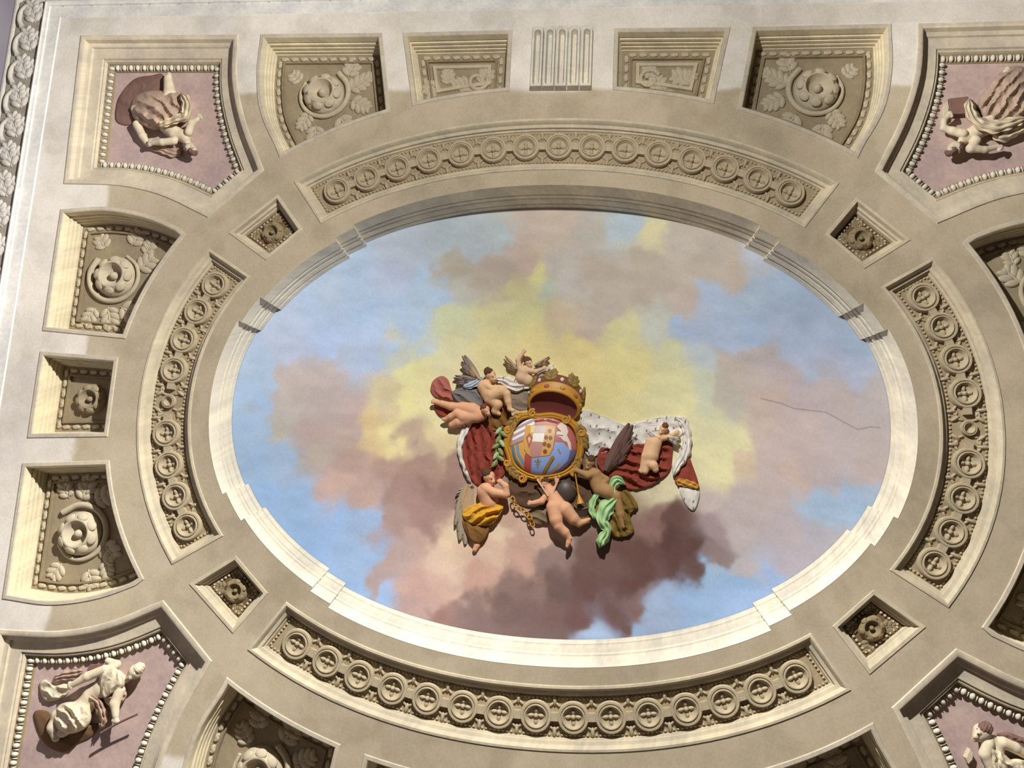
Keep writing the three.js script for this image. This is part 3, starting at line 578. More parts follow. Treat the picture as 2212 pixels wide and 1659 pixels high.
// head with nose, brow, cheeks, chin and ear; dir is the way the face looks (picture angle)
function head(x, y, h, r, dir, up) {
  const fx = Math.cos(dir), fy = Math.sin(dir), ux = Math.cos(up), uy = Math.sin(up), q = (f, u, z, rr2) => [x + (fx * f + ux * u) * r, y + (fy * f + uy * u) * r, h + z * r, rr2 * r];
  return { chains: [[q(-0.12, 0.15, 0, 0.92)], [q(0.25, -0.42, 0.15, 0.6), q(0.4, -0.62, 0.3, 0.36)], [q(0.62, 0.12, 0.62, 0.14), q(0.78, -0.12, 0.72, 0.17)], [q(0.5, -0.3, 0.6, 0.26)], [q(0.3, 0.25, 0.75, 0.2), q(0.75, 0.25, 0.45, 0.2)], [q(-0.5, -0.1, 0.68, 0.2)]],
    eyes: [q(0.42, 0.06, 0.82, 0.11), q(0.78, 0.06, 0.52, 0.1)], mouth: [q(0.56, -0.42, 0.66, 0.1), q(0.7, -0.42, 0.56, 0.08)],
    hair: [[q(-0.45, 0.55, 0, 0.72), q(0.15, 0.85, 0.25, 0.5), q(0.55, 0.66, 0.35, 0.32)], [q(-0.6, 0.1, 0.3, 0.62), q(-0.62, -0.35, 0.2, 0.42)], [q(-0.2, 0.5, 0.6, 0.45)]] };
}
const skin = (hex, rough = 0.75) => new THREE.MeshStandardMaterial({ color: hex, roughness: rough });
const paint = (hex) => new THREE.MeshStandardMaterial({ color: hex, roughness: 0.9, side: THREE.DoubleSide });
function addHead(g, F, hd, hairMat, faceMat) {
  part(g, 'hair', body(F, hd.hair, { cell: 1.2, k: 2.5, wave: (x, y, z) => 0.004 * Math.sin(x * 190 + y * 60) * Math.sin(y * 170 - z * 90) }), hairMat);
  const dots = (n, L) => part(g, n, merge(L.map(([x, y, h, r]) => { const p = F.P(x, y, h); return placed(LOBE, p[0], p[1], p[2], 0, r * PXM); })), faceMat);
  dots('eyes', hd.eyes); dots('lips', hd.mouth);
}
// cloth: a swelling piece inside an outline, with folds running along fold lines
function cloth(F, outline, T, { z0 = 2, folds = 5, amp = 2.2, dir = 0.5, sharp = 1.3, seedn = 1, rings = 22, n = 96, bend = 1 } = {}) {
  const o = smoothPts(outline.map(q => [q[0], q[1]]), Math.ceil(n / outline.length), true), c = o.reduce((a, q) => [a[0] + q[0] / o.length, a[1] + q[1] / o.length], [0, 0]);
  const rad = Math.max(...o.map(q => Math.hypot(q[0] - c[0], q[1] - c[1])));
  const cd = Math.cos(dir), sd = Math.sin(dir), rows = [];
  const H = (x, y, t) => { const w = ((x - c[0]) * -sd + (y - c[1]) * cd) / rad, l = ((x - c[0]) * cd + (y - c[1]) * sd) / rad, ph = w * folds * Math.PI + bend * Math.sin(l * 2.4 + seedn) + 6 * fbm(x * 0.035 + seedn * 9, y * 0.035, 3, 0, seedn); const s = (1 - 2 * Math.pow(Math.abs(Math.sin(ph / 2)), 0.75)) * (0.25 + 1.5 * fbm(x * 0.045 + 3, y * 0.045 + seedn * 5, 2, 0, seedn + 11)); return z0 + T * Math.sqrt(Math.max(0, 1 - t * t)) + amp * s * Math.min(1, (1 - t) * 5) + amp * 0.8 * (fbm(x * 0.12, y * 0.12, 2, 0, seedn + 5) - 0.5); };
  rows.push(o.map(q => F.P(q[0], q[1], -4)));
  for (let k = 0; k <= rings; k++) { const t = Math.cos(k / rings * Math.PI / 2); rows.push(o.map(q => { const x = c[0] + (q[0] - c[0]) * t, y = c[1] + (q[1] - c[1]) * t; return F.P(x, y, H(x, y, t)); })); }
  const g = loft(rows, 0.9); return g;
}
// a band of cloth along a line of [x, y, half width]
function sash(F, line, T, { z0 = 3, folds = 3, amp = 1.4, seedn = 1 } = {}) {
  const c = new THREE.CatmullRomCurve3(line.map(q => V3(q[0], q[1], q[2]))), n = line.length * 7, S = 16, rows = [];
  for (let k = 0; k <= n; k++) {
    const t = k / n, p = c.getPoint(t), d = c.getTangent(t), l = Math.hypot(d.x, d.y) || 1, nx = -d.y / l, ny = d.x / l, e = Math.min(1, Math.min(t, 1 - t) * 9 + 0.25);
    rows.push(Array.from({ length: S + 1 }, (_, i) => { const s = i / S * 2 - 1, w = p.z * e * s * (1 + 0.12 * Math.sin(k * 0.9 + s * 4 + seedn)); return F.P(p.x + nx * w, p.y + ny * w, (Math.abs(s) === 1 ? -3 : z0 + T * Math.sqrt(1 - s * s) * e + amp * Math.sin(s * folds * Math.PI + Math.sin(t * 5 + seedn) * 1.5) + amp * 0.6 * Math.sin(k * 0.8 + s * 2))); }));
  }
  return loft(rows, 0.9, false);
}
const FEATHER = (() => { const rows = []; for (let k = 0; k <= 10; k++) { const t = k / 10, w = 0.11 * Math.pow(Math.sin(Math.PI * Math.min(0.97, 0.12 + t * 0.86)), 0.6); rows.push([-1, -0.5, 0, 0.5, 1].map(s => [t, w * s, 0.05 * (1 - s * s) + 0.02 * (1 - t)])); } return loft(rows, 0.8, false); })();
// a wing: a covert mass at the root and feathers fanned over it, in two rows
function wing(g, F, root, lead, trail, n, matA, matB, h = 8, wide = 1) {
  const R = F.P(root[0], root[1], h), w = new THREE.Group(); w.name = 'wing'; g.add(w);
  const ang = q => { const p = F.P(q[0], q[1], h); return [Math.atan2(p[1] - R[1], p[0] - R[0]), Math.hypot(p[0] - R[0], p[1] - R[1])]; };
  const [a0, l0] = ang(lead), [a1r, l1] = ang(trail); let a1 = a1r; while (a1 - a0 > Math.PI) a1 -= 2 * Math.PI; while (a1 - a0 < -Math.PI) a1 += 2 * Math.PI;
  for (let row = 0; row < 2; row++) for (let i = 0; i < n; i++) {
    const t = i / (n - 1), a = a0 + (a1 - a0) * t, l = (l0 + (l1 - l0) * t) * (row ? 0.6 : 1) * (0.95 + 0.1 * Math.sin(i * 2.1));
    const f = part(w, 'feather', FEATHER, row ? matB : matA); f.position.set(R[0], R[1], R[2] + row * 0.012 + 0.004 * (n - i)); f.rotation.z = a; f.scale.set(l, Math.max(l * 0.95, 0.09) * (row ? 1.1 : 1) * wide, 0.6);
  }
  part(w, 'wing_arm', tube([[0, 0, 0], [0.3, 0.02, 0], [0.62, 0, 0], [0.92, 0, 0]].map(([t, o]) => [R[0] + Math.cos(a0) * l0 * t, R[1] + Math.sin(a0) * l0 * t + o * l0, R[2] + 0.022]), 0.026, 0.008), matB);
}
const onSky = v => skyZ(v);
const C = {
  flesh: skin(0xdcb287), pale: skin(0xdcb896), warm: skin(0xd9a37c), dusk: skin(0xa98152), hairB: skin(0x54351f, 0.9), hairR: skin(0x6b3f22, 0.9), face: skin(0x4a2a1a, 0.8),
  red: paint(0x8a3a2a), rose: paint(0xa65f52), gold: skin(0xc08a2c, 0.5), goldD: skin(0x8a6a2a, 0.55), yellow: paint(0xcf9a2a), brownC: paint(0x7d5524), green: paint(0xa9cd93), olive: paint(0x82672a), slate: paint(0x75706e), blue: paint(0xa9b9c4),
  wingD: paint(0x6b4f45), wingG: paint(0x8d7c76), wingT: paint(0xb89b76), wingB: paint(0xa5977f), leafG: paint(0x8f9a5e), iron: skin(0x4c3f3a, 0.5),
};
const ermineTex = dataTex(256, 256, (x, y) => { let d = 9; for (let i = -1; i < 5; i++) for (let j = -1; j < 5; j++) { const a = hash((i + 4) % 4, (j + 4) % 4, 3), b = hash((i + 4) % 4, (j + 4) % 4, 8), cx = (i + 0.25 + 0.5 * a) / 4, cy = (j + 0.25 + 0.5 * b) / 4; d = Math.min(d, Math.hypot((x - cx) * 2.0, (y - cy) * 0.9)); } const n = fbm(x * 8, y * 8, 3, 8, 4); const k = (222 + 50 * (n - 0.5)) * (1 - 0.45 * sstep(0.05, 0.02, d)); return [k, k * 0.975, k * 0.93]; });
ermineTex.repeat.set(2.6, 2.6);
C.ermine = new THREE.MeshStandardMaterial({ map: ermineTex, roughness: 0.95, side: THREE.DoubleSide });
const arms = 'figures round the coat of arms';
function cherub(name, label, cx, cy, chains, hd, mats, opt = {}) {
  const F = frame(cx, cy, onSky), g = thing(name, label, 'cherub', F.c[0], F.c[1], arms);
  chains = chains.map(ch => ch.map(([x, y, h, r]) => [x, y, h, r > 3.6 ? r * 1.14 : r]));
  part(g, 'body', body(F, hd ? [...chains, ...hd.chains] : chains, { cell: 1.1, k: 2.6, ...opt }), mats[0]);
  if (hd) addHead(g, F, hd, mats[1], C.face);
  return { g, F };
}

// ------------------------------------------------------------------ the coat of arms with its mantle and cherubs
{ // ermine mantle, left and right of the shield
  const F = frame(1200, 960, onSky), g = thing('royal_mantle', 'great red mantle lined with spotted ermine spread behind the shield', 'mantle', F.c[0], F.c[1], null);
  part(g, 'red_side', cloth(F, [[1012, 912], [1040, 905], [1085, 930], [1100, 1000], [1075, 1040], [1035, 1050], [1010, 1025], [1000, 985], [1002, 945]], 8, { folds: 8, dir: 1.45, amp: 5 }), C.red, 'red velvet hanging left of the shield');
  part(g, 'mantle_shadow', cloth(F, [[1030, 898], [1060, 884], [1095, 878], [1106, 900], [1094, 925], [1064, 930], [1040, 918]], 6, { folds: 5, dir: 0.8, amp: 3, seedn: 9, n: 48 }), C.brownC, 'mantle shadow under the upper cherubs, shade given as brown cloth');  // added cloth standing in for the mantle shadow, shade painted as brown
  part(g, 'ermine_edge', sash(F, [[1018, 906, 5], [1008, 925, 8], [996, 950, 8], [993, 975, 5], [999, 1000, 4], [1008, 1024, 4], [1018, 1044, 3]], 6, { z0: 5 }), C.ermine, 'narrow ermine edge');
  part(g, 'ermine_lining', cloth(F, [[1258, 886], [1300, 898], [1345, 915], [1385, 910], [1420, 902], [1452, 898], [1474, 908], [1480, 930], [1440, 958], [1380, 962], [1320, 975], [1270, 985], [1255, 930]], 7, { folds: 6, dir: 0.25, amp: 4, seedn: 3 }), C.ermine, 'broad ermine lining right of the crown');
  part(g, 'red_side', cloth(F, [[1300, 965], [1350, 962], [1405, 955], [1450, 952], [1452, 985], [1446, 1018], [1420, 1040], [1398, 1052], [1370, 1058], [1340, 1050], [1310, 1030], [1290, 1000]], 8, { folds: 8, dir: 0.35, amp: 5, seedn: 6, z0: 4 }), C.red, 'red velvet right of the shield');
  part(g, 'ermine_fall', sash(F, [[1458, 900, 6], [1476, 912, 10], [1484, 935, 9], [1484, 960, 11], [1476, 985, 13], [1462, 1008, 10], [1455, 1028, 6]], 8, { z0: 6, seedn: 4 }), C.ermine, 'ermine edge falling at the right');
  part(g, 'red_tail', cloth(F, [[1487, 984], [1496, 1005], [1508, 1040], [1510, 1056], [1480, 1054], [1458, 1042], [1466, 1020], [1478, 1005]], 6, { folds: 3, dir: 1.2, amp: 1.6 }), C.red, 'red tail of the mantle');
  part(g, 'gold_trim', sash(F, [[1460, 1038, 7], [1478, 1043, 9], [1498, 1048, 8], [1510, 1054, 5]], 5, { z0: 6, folds: 2 }), C.gold, 'gold hem');
  part(g, 'ermine_tail', cloth(F, [[1468, 1052], [1490, 1052], [1510, 1058], [1508, 1085], [1498, 1103], [1488, 1098], [1476, 1080]], 6, { folds: 3, dir: 1.4, amp: 1.4, seedn: 8, n: 42 }), C.ermine, 'ermine tip hanging at the far right');
}
{ const F = frame(1140, 825, onSky), g = thing('ermine_canopy', 'white ermine cloth held up above the crown by the topmost cherub', 'cloth', F.c[0], F.c[1], null);
  part(g, 'upper_fold', sash(F, [[1068, 820, 5], [1085, 822, 11], [1110, 832, 15], [1140, 826, 14], [1168, 815, 12], [1188, 800, 12], [1196, 788, 5]], 8, { z0: 4, folds: 3, amp: 2 }), C.ermine);
  part(g, 'corner_fold', cloth(F, [[1188, 788], [1196, 795], [1203, 815], [1205, 832], [1180, 836], [1160, 830], [1178, 812]], 7, { folds: 3, dir: 1.2, n: 42, z0: 4 }), C.ermine);
  part(g, 'shaded_fold', cloth(F, [[1090, 848], [1120, 850], [1148, 836], [1160, 850], [1148, 880], [1120, 886], [1098, 870]], 5, { folds: 3, dir: 0.3, z0: 0 }), paint(0x8a7a68), 'shaded lower part of the ermine, its shade put into the grey brown');  // shadow part of the ermine, its shade painted as a grey brown colour
}
{ // cartouche with the arms
  const F = frame(1172, 965, onSky), g = thing('coat_of_arms', 'domed heraldic shield in a gold scrolled frame at the centre of the sky', 'shield', F.c[0], F.c[1], null);
  const rimPts = [[1094, 985], [1087, 960], [1098, 925], [1112, 900], [1135, 892], [1162, 894], [1192, 892], [1222, 900], [1246, 915], [1259, 945], [1260, 975], [1250, 1005], [1228, 1026], [1195, 1036], [1155, 1038], [1122, 1026], [1102, 1008]];
  const out = smoothPts(rimPts, 5, true), rc = [1174, 966];
  const ring = (k, h) => out.map(q => F.P(rc[0] + (q[0] - rc[0]) * k, rc[1] + (q[1] - rc[1]) * k, h));
  part(g, 'gold_frame', loft([ring(1.0, -4), ring(1.02, 6), ring(1.0, 12), ring(0.95, 15), ring(0.91, 13), ring(0.88, 16), ring(0.85, 14), ring(0.83, 6)], 0.8), C.gold, 'gold frame of the shield');
  for (const [x, y, s, d] of [[1150, 893, 9, 1], [1222, 906, 10, -1], [1128, 1034, 9, -1], [1240, 1022, 8, 1], [1096, 930, 7, 1], [1256, 935, 8, -1], [1095, 1000, 8, -1], [1170, 1040, 7, 1], [1118, 897, 7, -1]]) { const p = F.P(x, y, 14); part(g, 'scroll', tube(spiral(1.5, s * PXM, s * 0.2 * PXM, 0, 1, d).map(q => [q[0] + p[0], q[1] + p[1], p[2] + q[2]]), 0.016, 0.009), C.gold); }
  for (const [x0, y0, x1, y1] of [[1092, 1000, 1118, 1030], [1118, 896, 1094, 935], [1250, 915, 1262, 965], [1256, 985, 1236, 1020]]) { const a = F.P(x0, y0, 13), b = F.P(x1, y1, 13), l = Math.hypot(b[0] - a[0], b[1] - a[1]); const m = part(g, 'leaf', LEAF, C.goldD); m.position.set(...a); m.rotation.z = Math.atan2(b[1] - a[1], b[0] - a[0]); m.scale.set(l, l * 0.6, l * 0.5); }
  // heraldic paint on the dome
  const cv = document.createElement('canvas'); cv.width = 865; cv.height = 730; const x = cv.getContext('2d'); x.translate(-245, -600);
  const poly = (col, pts) => { x.fillStyle = col; x.beginPath(); pts.forEach((p, i) => i ? x.lineTo(p[0], p[1]) : x.moveTo(p[0], p[1])); x.closePath(); x.fill(); };
  const line = (col, w, pts) => { x.strokeStyle = col; x.lineWidth = w; x.lineCap = 'round'; x.lineJoin = 'round'; x.beginPath(); pts.forEach((p, i) => i ? x.lineTo(p[0], p[1]) : x.moveTo(p[0], p[1])); x.stroke(); };
  poly('#9a7a72', [[245, 600], [1110, 600], [1110, 1330], [245, 1330]]);
  poly('#b39aa0', [[245, 600], [560, 600], [520, 960], [245, 980]]);
  line('#f2efe8', 34, [[300, 745], [560, 625]]); line('#f2efe8', 34, [[280, 830], [540, 712]]); line('#f2efe8', 30, [[270, 905], [470, 815]]); line('#e0d8d0', 18, [[300, 700], [520, 610]]);
  poly('#d8a85a', [[245, 960], [450, 930], [450, 1100], [440, 1330], [245, 1330]]);
  line('#7f97b5', 40, [[330, 960], [350, 1080], [430, 1190]]); line('#6f8592', 44, [[270, 1000], [300, 1130], [400, 1260]]); line('#66705a', 24, [[255, 1080], [300, 1220], [380, 1310]]); line('#a9743a', 20, [[250, 985], [430, 920]]);
  poly('#b8544a', [[440, 1080], [535, 1100], [520, 1330], [430, 1330]]);
  poly('#8fa6dc', [[540, 1110], [700, 1100], [790, 1040], [835, 930], [940, 930], [1040, 1010], [1010, 1130], [900, 1230], [700, 1330], [525, 1330]]);
  poly('#6c6a90', [[1040, 1010], [1110, 1000], [1110, 1330], [720, 1330], [900, 1230], [1010, 1130]]);
  poly('#8a7440', [[620, 1118], [636, 1150], [626, 1185], [612, 1185], [604, 1150]]); poly('#8a7440', [[606, 1190], [578, 1165], [572, 1140], [590, 1150], [610, 1182]]); poly('#8a7440', [[628, 1190], [654, 1168], [664, 1142], [646, 1150], [626, 1182]]); line('#8a7440', 10, [[590, 1196], [644, 1196]]); poly('#8a7440', [[610, 1200], [626, 1200], [622, 1236], [606, 1236]]); line('#9a7a3a', 46, [[700, 1280], [810, 1110]]); line('#5f4a24', 12, [[720, 1290], [830, 1120]]); line('#b0935a', 26, [[790, 1290], [900, 1180]]); line('#8a7c50', 16, [[880, 1010], [910, 1060]]);
  poly('#b4675f', [[830, 610], [1110, 640], [1110, 1000], [1040, 1010], [940, 930], [835, 930]]);
  poly('#e8d4c4', [[845, 740], [900, 690], [960, 705], [1000, 790], [985, 840], [1040, 930], [1050, 1010], [1020, 1000], [990, 920], [940, 905], [905, 870], [850, 850], [850, 810], [900, 790]]);
  line('#7a4a44', 12, [[860, 780], [900, 800]]); line('#7a4a44', 12, [[860, 845], [930, 850]]);
  poly('#c48a80', [[560, 600], [860, 600], [850, 740], [545, 740]]); line('#8a3a34', 30, [[560, 690], [700, 670], [840, 700]]); line('#d9a070', 16, [[570, 712], [690, 702], [830, 716]]);
  for (const k of [590, 690, 790]) poly('#d8a890', [[k - 22, 670], [k, 630], [k + 22, 670]]);
  poly('#d6a456', [[430, 740], [835, 740], [810, 1010], [770, 1085], [530, 1115], [440, 1060], [410, 990]]);
  poly('#cbb9b2', [[550, 745], [700, 745], [690, 835], [545, 835]]); poly('#f1ecdc', [[540, 835], [690, 835], [680, 935], [530, 930]]); poly('#c08a80', [[520, 935], [680, 935], [650, 1100], [535, 1112], [505, 1050]]);
  poly('#b0604c', [[490, 830], [540, 890], [495, 1020], [445, 890]]); poly('#e2c090', [[490, 870], [512, 900], [492, 960], [470, 900]]); poly('#e8d080', [[500, 745], [560, 745], [548, 820], [505, 830]]);
  for (const [a, b] of [[757, 802], [714, 880], [772, 884], [697, 958], [754, 974], [708, 1044]]) { x.fillStyle = '#8a4a24'; x.beginPath(); x.arc(a, b, 27, 0, 7); x.fill(); }
  line('#7a5a34', 8, [[430, 1030], [460, 1070], [540, 1118], [640, 1105], [770, 1085], [815, 1000], [838, 740]]);
  const tex = new THREE.CanvasTexture(cv); tex.colorSpace = THREE.SRGBColorSpace;
  const rows = []; for (let k = 0; k <= 12; k++) { const a = k / 12 * Math.PI / 2, t = Math.cos(a); rows.push(Array.from({ length: 49 }, (_, i) => { const b = i / 48 * Math.PI * 2; return F.P(1174 + 73 * t * Math.cos(b), 963 + 65 * t * Math.sin(b), 6 + 24 * Math.sin(a)); })); }
  const dome = loft(rows, 2.0, false), dp = dome.attributes.position, duv = dome.attributes.uv, lo = F.P(1101, 1028, 8), hi = F.P(1247, 898, 8);
  for (let i = 0; i < dp.count; i++) duv.setXY(i, clamp((dp.getX(i) - lo[0]) / (hi[0] - lo[0]), 0, 1), clamp((dp.getY(i) - lo[1]) / (hi[1] - lo[1]), 0, 1));
  part(g, 'shield_face', dome, new THREE.MeshStandardMaterial({ map: tex, roughness: 0.45, side: THREE.DoubleSide }), 'painted quarters of the arms with a small escutcheon of red balls');
}
{ // crown
  const F = frame(1198, 868, onSky), p = F.P(1198, 866, 16), g = thing('crown', 'gold crown with a red lining tilted above the shield', 'crown', F.c[0], F.c[1], null);
  const tilt = new THREE.Euler(-0.62, 0, -0.12), ap = geo => { geo.applyMatrix4(new THREE.Matrix4().makeRotationFromEuler(tilt)); geo.scale(1, 1, 0.5); geo.translate(p[0], p[1] - 0.02, p[2]); return uvPlan(geo); };
  const lz = (pts, n = 40) => new THREE.LatheGeometry(pts.map(q => new THREE.Vector2(q[0], q[1])), n);
  part(g, 'band', ap(lz([[0.245, -0.06], [0.268, -0.065], [0.275, -0.045], [0.262, -0.03], [0.262, 0.03], [0.278, 0.045], [0.27, 0.06], [0.25, 0.06]])), C.gold, 'gold band');
  part(g, 'lining', ap(lz([[0.25, -0.055], [0.22, -0.02], [0.12, 0.0], [0.001, 0.005]])), paint(0x7a3a34), 'red lining seen from below');
  part(g, 'cap', ap(lz([[0.262, 0.05], [0.285, 0.1], [0.27, 0.16], [0.2, 0.2], [0.001, 0.22]])), paint(0x7d4a30), 'red brown cap');
  for (let i = 0; i < 14; i++) { const a = i / 14 * Math.PI * 2, q = placed(i % 2 ? LOBE : LEAF3, 0, 0, 0, 0, i % 2 ? 0.022 : 0.15, i % 2 ? 0.022 : 0.13, i % 2 ? 0.022 : 0.13); if (!(i % 2)) q.rotateZ(Math.PI / 2); q.rotateY(Math.PI / 2 - a); q.translate(Math.cos(a) * 0.275, i % 2 ? 0.1 : 0.055, Math.sin(a) * 0.275); part(g, i % 2 ? 'pearl' : 'fleuron', ap(q), i % 2 ? C.ermine : C.goldD); }
  for (let i = 0; i < 10; i++) { const a = i / 10 * Math.PI * 2; const q = placed(LOBE, 0, 0, 0, 0, 0.03, 0.022, 0.02); q.rotateY(Math.PI / 2 - a); q.translate(Math.cos(a) * 0.266, 0, Math.sin(a) * 0.266); part(g, 'jewel', ap(q), i % 2 ? C.rose : C.gold); }
}
{ // topmost cherub
  const hd = head(1142, 784, 18, 10, 0.5, -1.7);
  const { g, F } = cherub('cherub', 'pale winged cherub with one arm raised, topmost of the group', 1140, 790, [
    [[1138, 793, 14, 5], [1131, 802, 13, 11], [1128, 815, 9, 13], [1140, 822, 6, 13]], [[1123, 797, 14, 5.5], [1119, 778, 17, 5], [1130, 762, 19, 3.6]], ...hand(1131, 760, 19, -1.2, 0.9),
    [[1141, 801, 17, 5.5], [1157, 803, 22, 4.8], [1174, 796, 22, 3.6]], ...hand(1174, 796, 22, -0.3, 0.9, -1)], hd, [C.pale, C.hairR]);
  wing(g, F, [1117, 800], [1091, 769], [1103, 800], 6, C.wingT, C.wingB, 6); wing(g, F, [1156, 793], [1188, 771], [1180, 790], 6, C.wingT, C.wingB, 6);
}
{ // cherub with the slate cloth
  const hd = head(1061, 812, 26, 13, 0.6, -1.9);
  const { g, F } = cherub('cherub', 'brown haired winged cherub in slate cloth leaning over the ermine', 1050, 840, [
    [[1056, 824, 20, 8], [1047, 836, 16, 14], [1056, 852, 14, 15]], [[1048, 831, 26, 6.5], [1062, 839, 30, 6], [1074, 836, 29, 4.4]], ...hand(1074, 836, 29, -0.1, 1),
    [[1063, 853, 22, 14], [1084, 845, 28, 11], [1094, 851, 28, 8]], [[1094, 851, 28, 8], [1098, 868, 26, 6.5], [1101, 882, 24, 4.6]], [[1101, 884, 24, 4.6], [1107, 887, 26, 3.4], [1112, 886, 25, 2.4]],
    [[1060, 862, 18, 13], [1074, 874, 18, 10], [1069, 888, 14, 7]], [[1069, 888, 14, 6.5], [1078, 894, 14, 4]]], hd, [C.flesh, C.hairB]);
  wing(g, F, [1037, 822], [1004, 767], [999, 800], 7, C.wingG, C.wingT, 6); wing(g, F, [1030, 822], [982, 812], [990, 836], 6, C.wingG, C.wingG, 4);
  part(g, 'slate_cloth', cloth(F, [[976, 848], [995, 838], [1020, 840], [1040, 836], [1046, 850], [1042, 876], [1025, 882], [1005, 876], [988, 868]], 10, { folds: 4, dir: 0.5, amp: 2.4, seedn: 2, z0: 8 }), C.slate);
  part(g, 'blue_sash', sash(F, [[1000, 836, 4], [1016, 832, 8], [1032, 824, 8], [1042, 815, 4]], 6, { z0: 14, seedn: 3 }), C.blue);
}
{ // reclining cherub with the rose cloth
  const hd = head(1050, 887, 30, 10, 0.9, -2.0);
  const { g, F } = cherub('cherub', 'reclining cherub stretching one arm out left over billowing rose cloth', 990, 885, [
    ...hand(940, 868, 14, 3.15, 1.1), [[938, 868, 14, 3.8], [955, 872, 15, 6], [975, 878, 17, 8], [995, 880, 18, 9]], [[1000, 880, 16, 11], [1020, 886, 16, 14], [1038, 896, 14, 13]],
    [[1030, 900, 16, 12], [1000, 900, 20, 11], [988, 893, 22, 8]], [[988, 893, 22, 8], [974, 900, 18, 6.5], [962, 906, 14, 4.5]], [[962, 906, 14, 4.2], [956, 905, 15, 3]], [[1012, 905, 14, 12], [990, 912, 16, 9], [976, 918, 12, 6.5]]], hd, [C.warm, C.hairR]);
  part(g, 'rose_cloth', cloth(F, [[930, 842], [936, 822], [955, 812], [968, 820], [975, 840], [984, 858], [978, 866], [955, 862], [938, 856]], 9, { folds: 4, dir: 0.9, amp: 2.6, seedn: 5 }), C.rose);
  part(g, 'red_cloth', cloth(F, [[938, 872], [955, 878], [975, 885], [985, 892], [968, 902], [950, 898], [940, 886]], 7, { folds: 3, dir: 0.6, seedn: 7, n: 42 }), C.red);
  part(g, 'rose_cloth', cloth(F, [[978, 900], [992, 890], [1008, 898], [1014, 908], [1006, 922], [992, 918], [984, 912]], 12, { folds: 3, dir: 1.0, seedn: 9, n: 42, z0: 14 }), C.rose);
}
{ // lower left cherub, head in hand
  const hd = head(1058, 1032, 22, 14, 0.7, -1.9);
  const { g, F } = cherub('cherub', 'dark haired cherub with a long brown wing resting chin on hand, seated lower left', 1040, 1090, [
    [[1058, 1046, 16, 9], [1050, 1062, 14, 17], [1058, 1084, 10, 17]], [[1048, 1054, 26, 8.5], [1068, 1064, 32, 8], [1092, 1068, 32, 7]], [[1094, 1068, 32, 7], [1092, 1050, 35, 6], [1080, 1040, 37, 4.4]], ...hand(1082, 1042, 37, 3.7, 1.1),
    [[1050, 1090, 8, 13], [1034, 1112, 6, 11], [1026, 1140, 3, 8]], [[1026, 1140, 3, 8], [1028, 1162, 3, 6.5], [1030, 1178, 4, 5.5]], [[1030, 1178, 4, 5.5], [1026, 1187, 5, 4.6]]], hd, [C.warm, C.hairB]);
  wing(g, F, [1012, 1046], [984, 1120], [1004, 1182], 7, C.wingB, C.wingT, 6, 1.2); wing(g, F, [1022, 1050], [990, 1060], [986, 1092], 5, C.wingB, C.wingB, 3, 1.2);
  part(g, 'yellow_cloth', cloth(F, [[998, 1110], [1012, 1095], [1040, 1086], [1070, 1084], [1088, 1092], [1080, 1112], [1062, 1132], [1035, 1136], [1010, 1128]], 15, { folds: 6, dir: 2.6, amp: 5, seedn: 4, z0: 14 }), C.yellow);
  part(g, 'brown_cloth', cloth(F, [[998, 1122], [1030, 1132], [1056, 1136], [1050, 1160], [1038, 1172], [1022, 1172], [1006, 1150]], 9, { folds: 3, dir: 1.4, seedn: 6, z0: 10 }), C.brownC);
}
{ // middle cherub seen from behind
  const hd = head(1178, 1044, 12, 9, 2.6, -1.9);
  const { g } = cherub('cherub', 'bare cherub seen from behind, one leg hanging down below the shield', 1205, 1105, [
    [[1206, 1094, 20, 16], [1193, 1070, 15, 12], [1183, 1052, 10, 8]], [[1196, 1096, 24, 14], [1201, 1122, 27, 12], [1206, 1136, 27, 9]], [[1206, 1136, 27, 9], [1221, 1150, 23, 8], [1230, 1162, 21, 5.2]], [[1230, 1164, 21, 5], [1228, 1172, 21, 4.4], [1225, 1180, 21, 3.6]],
    [[1220, 1100, 23, 14.5], [1238, 1120, 19, 11], [1250, 1130, 15, 7.5]], [[1250, 1130, 15, 7], [1262, 1127, 13, 5], [1272, 1122, 12, 3.8]], [[1184, 1066, 17, 6.5], [1170, 1083, 21, 6], [1150, 1087, 21, 4.4]], ...hand(1148, 1087, 21, 3.05, 1.1), [[1194, 1062, 12, 6], [1206, 1048, 10, 5], [1200, 1032, 10, 4]], ...hand(1200, 1032, 10, -1.8, 1)], hd, [C.warm, C.hairB]);
  void g;
}
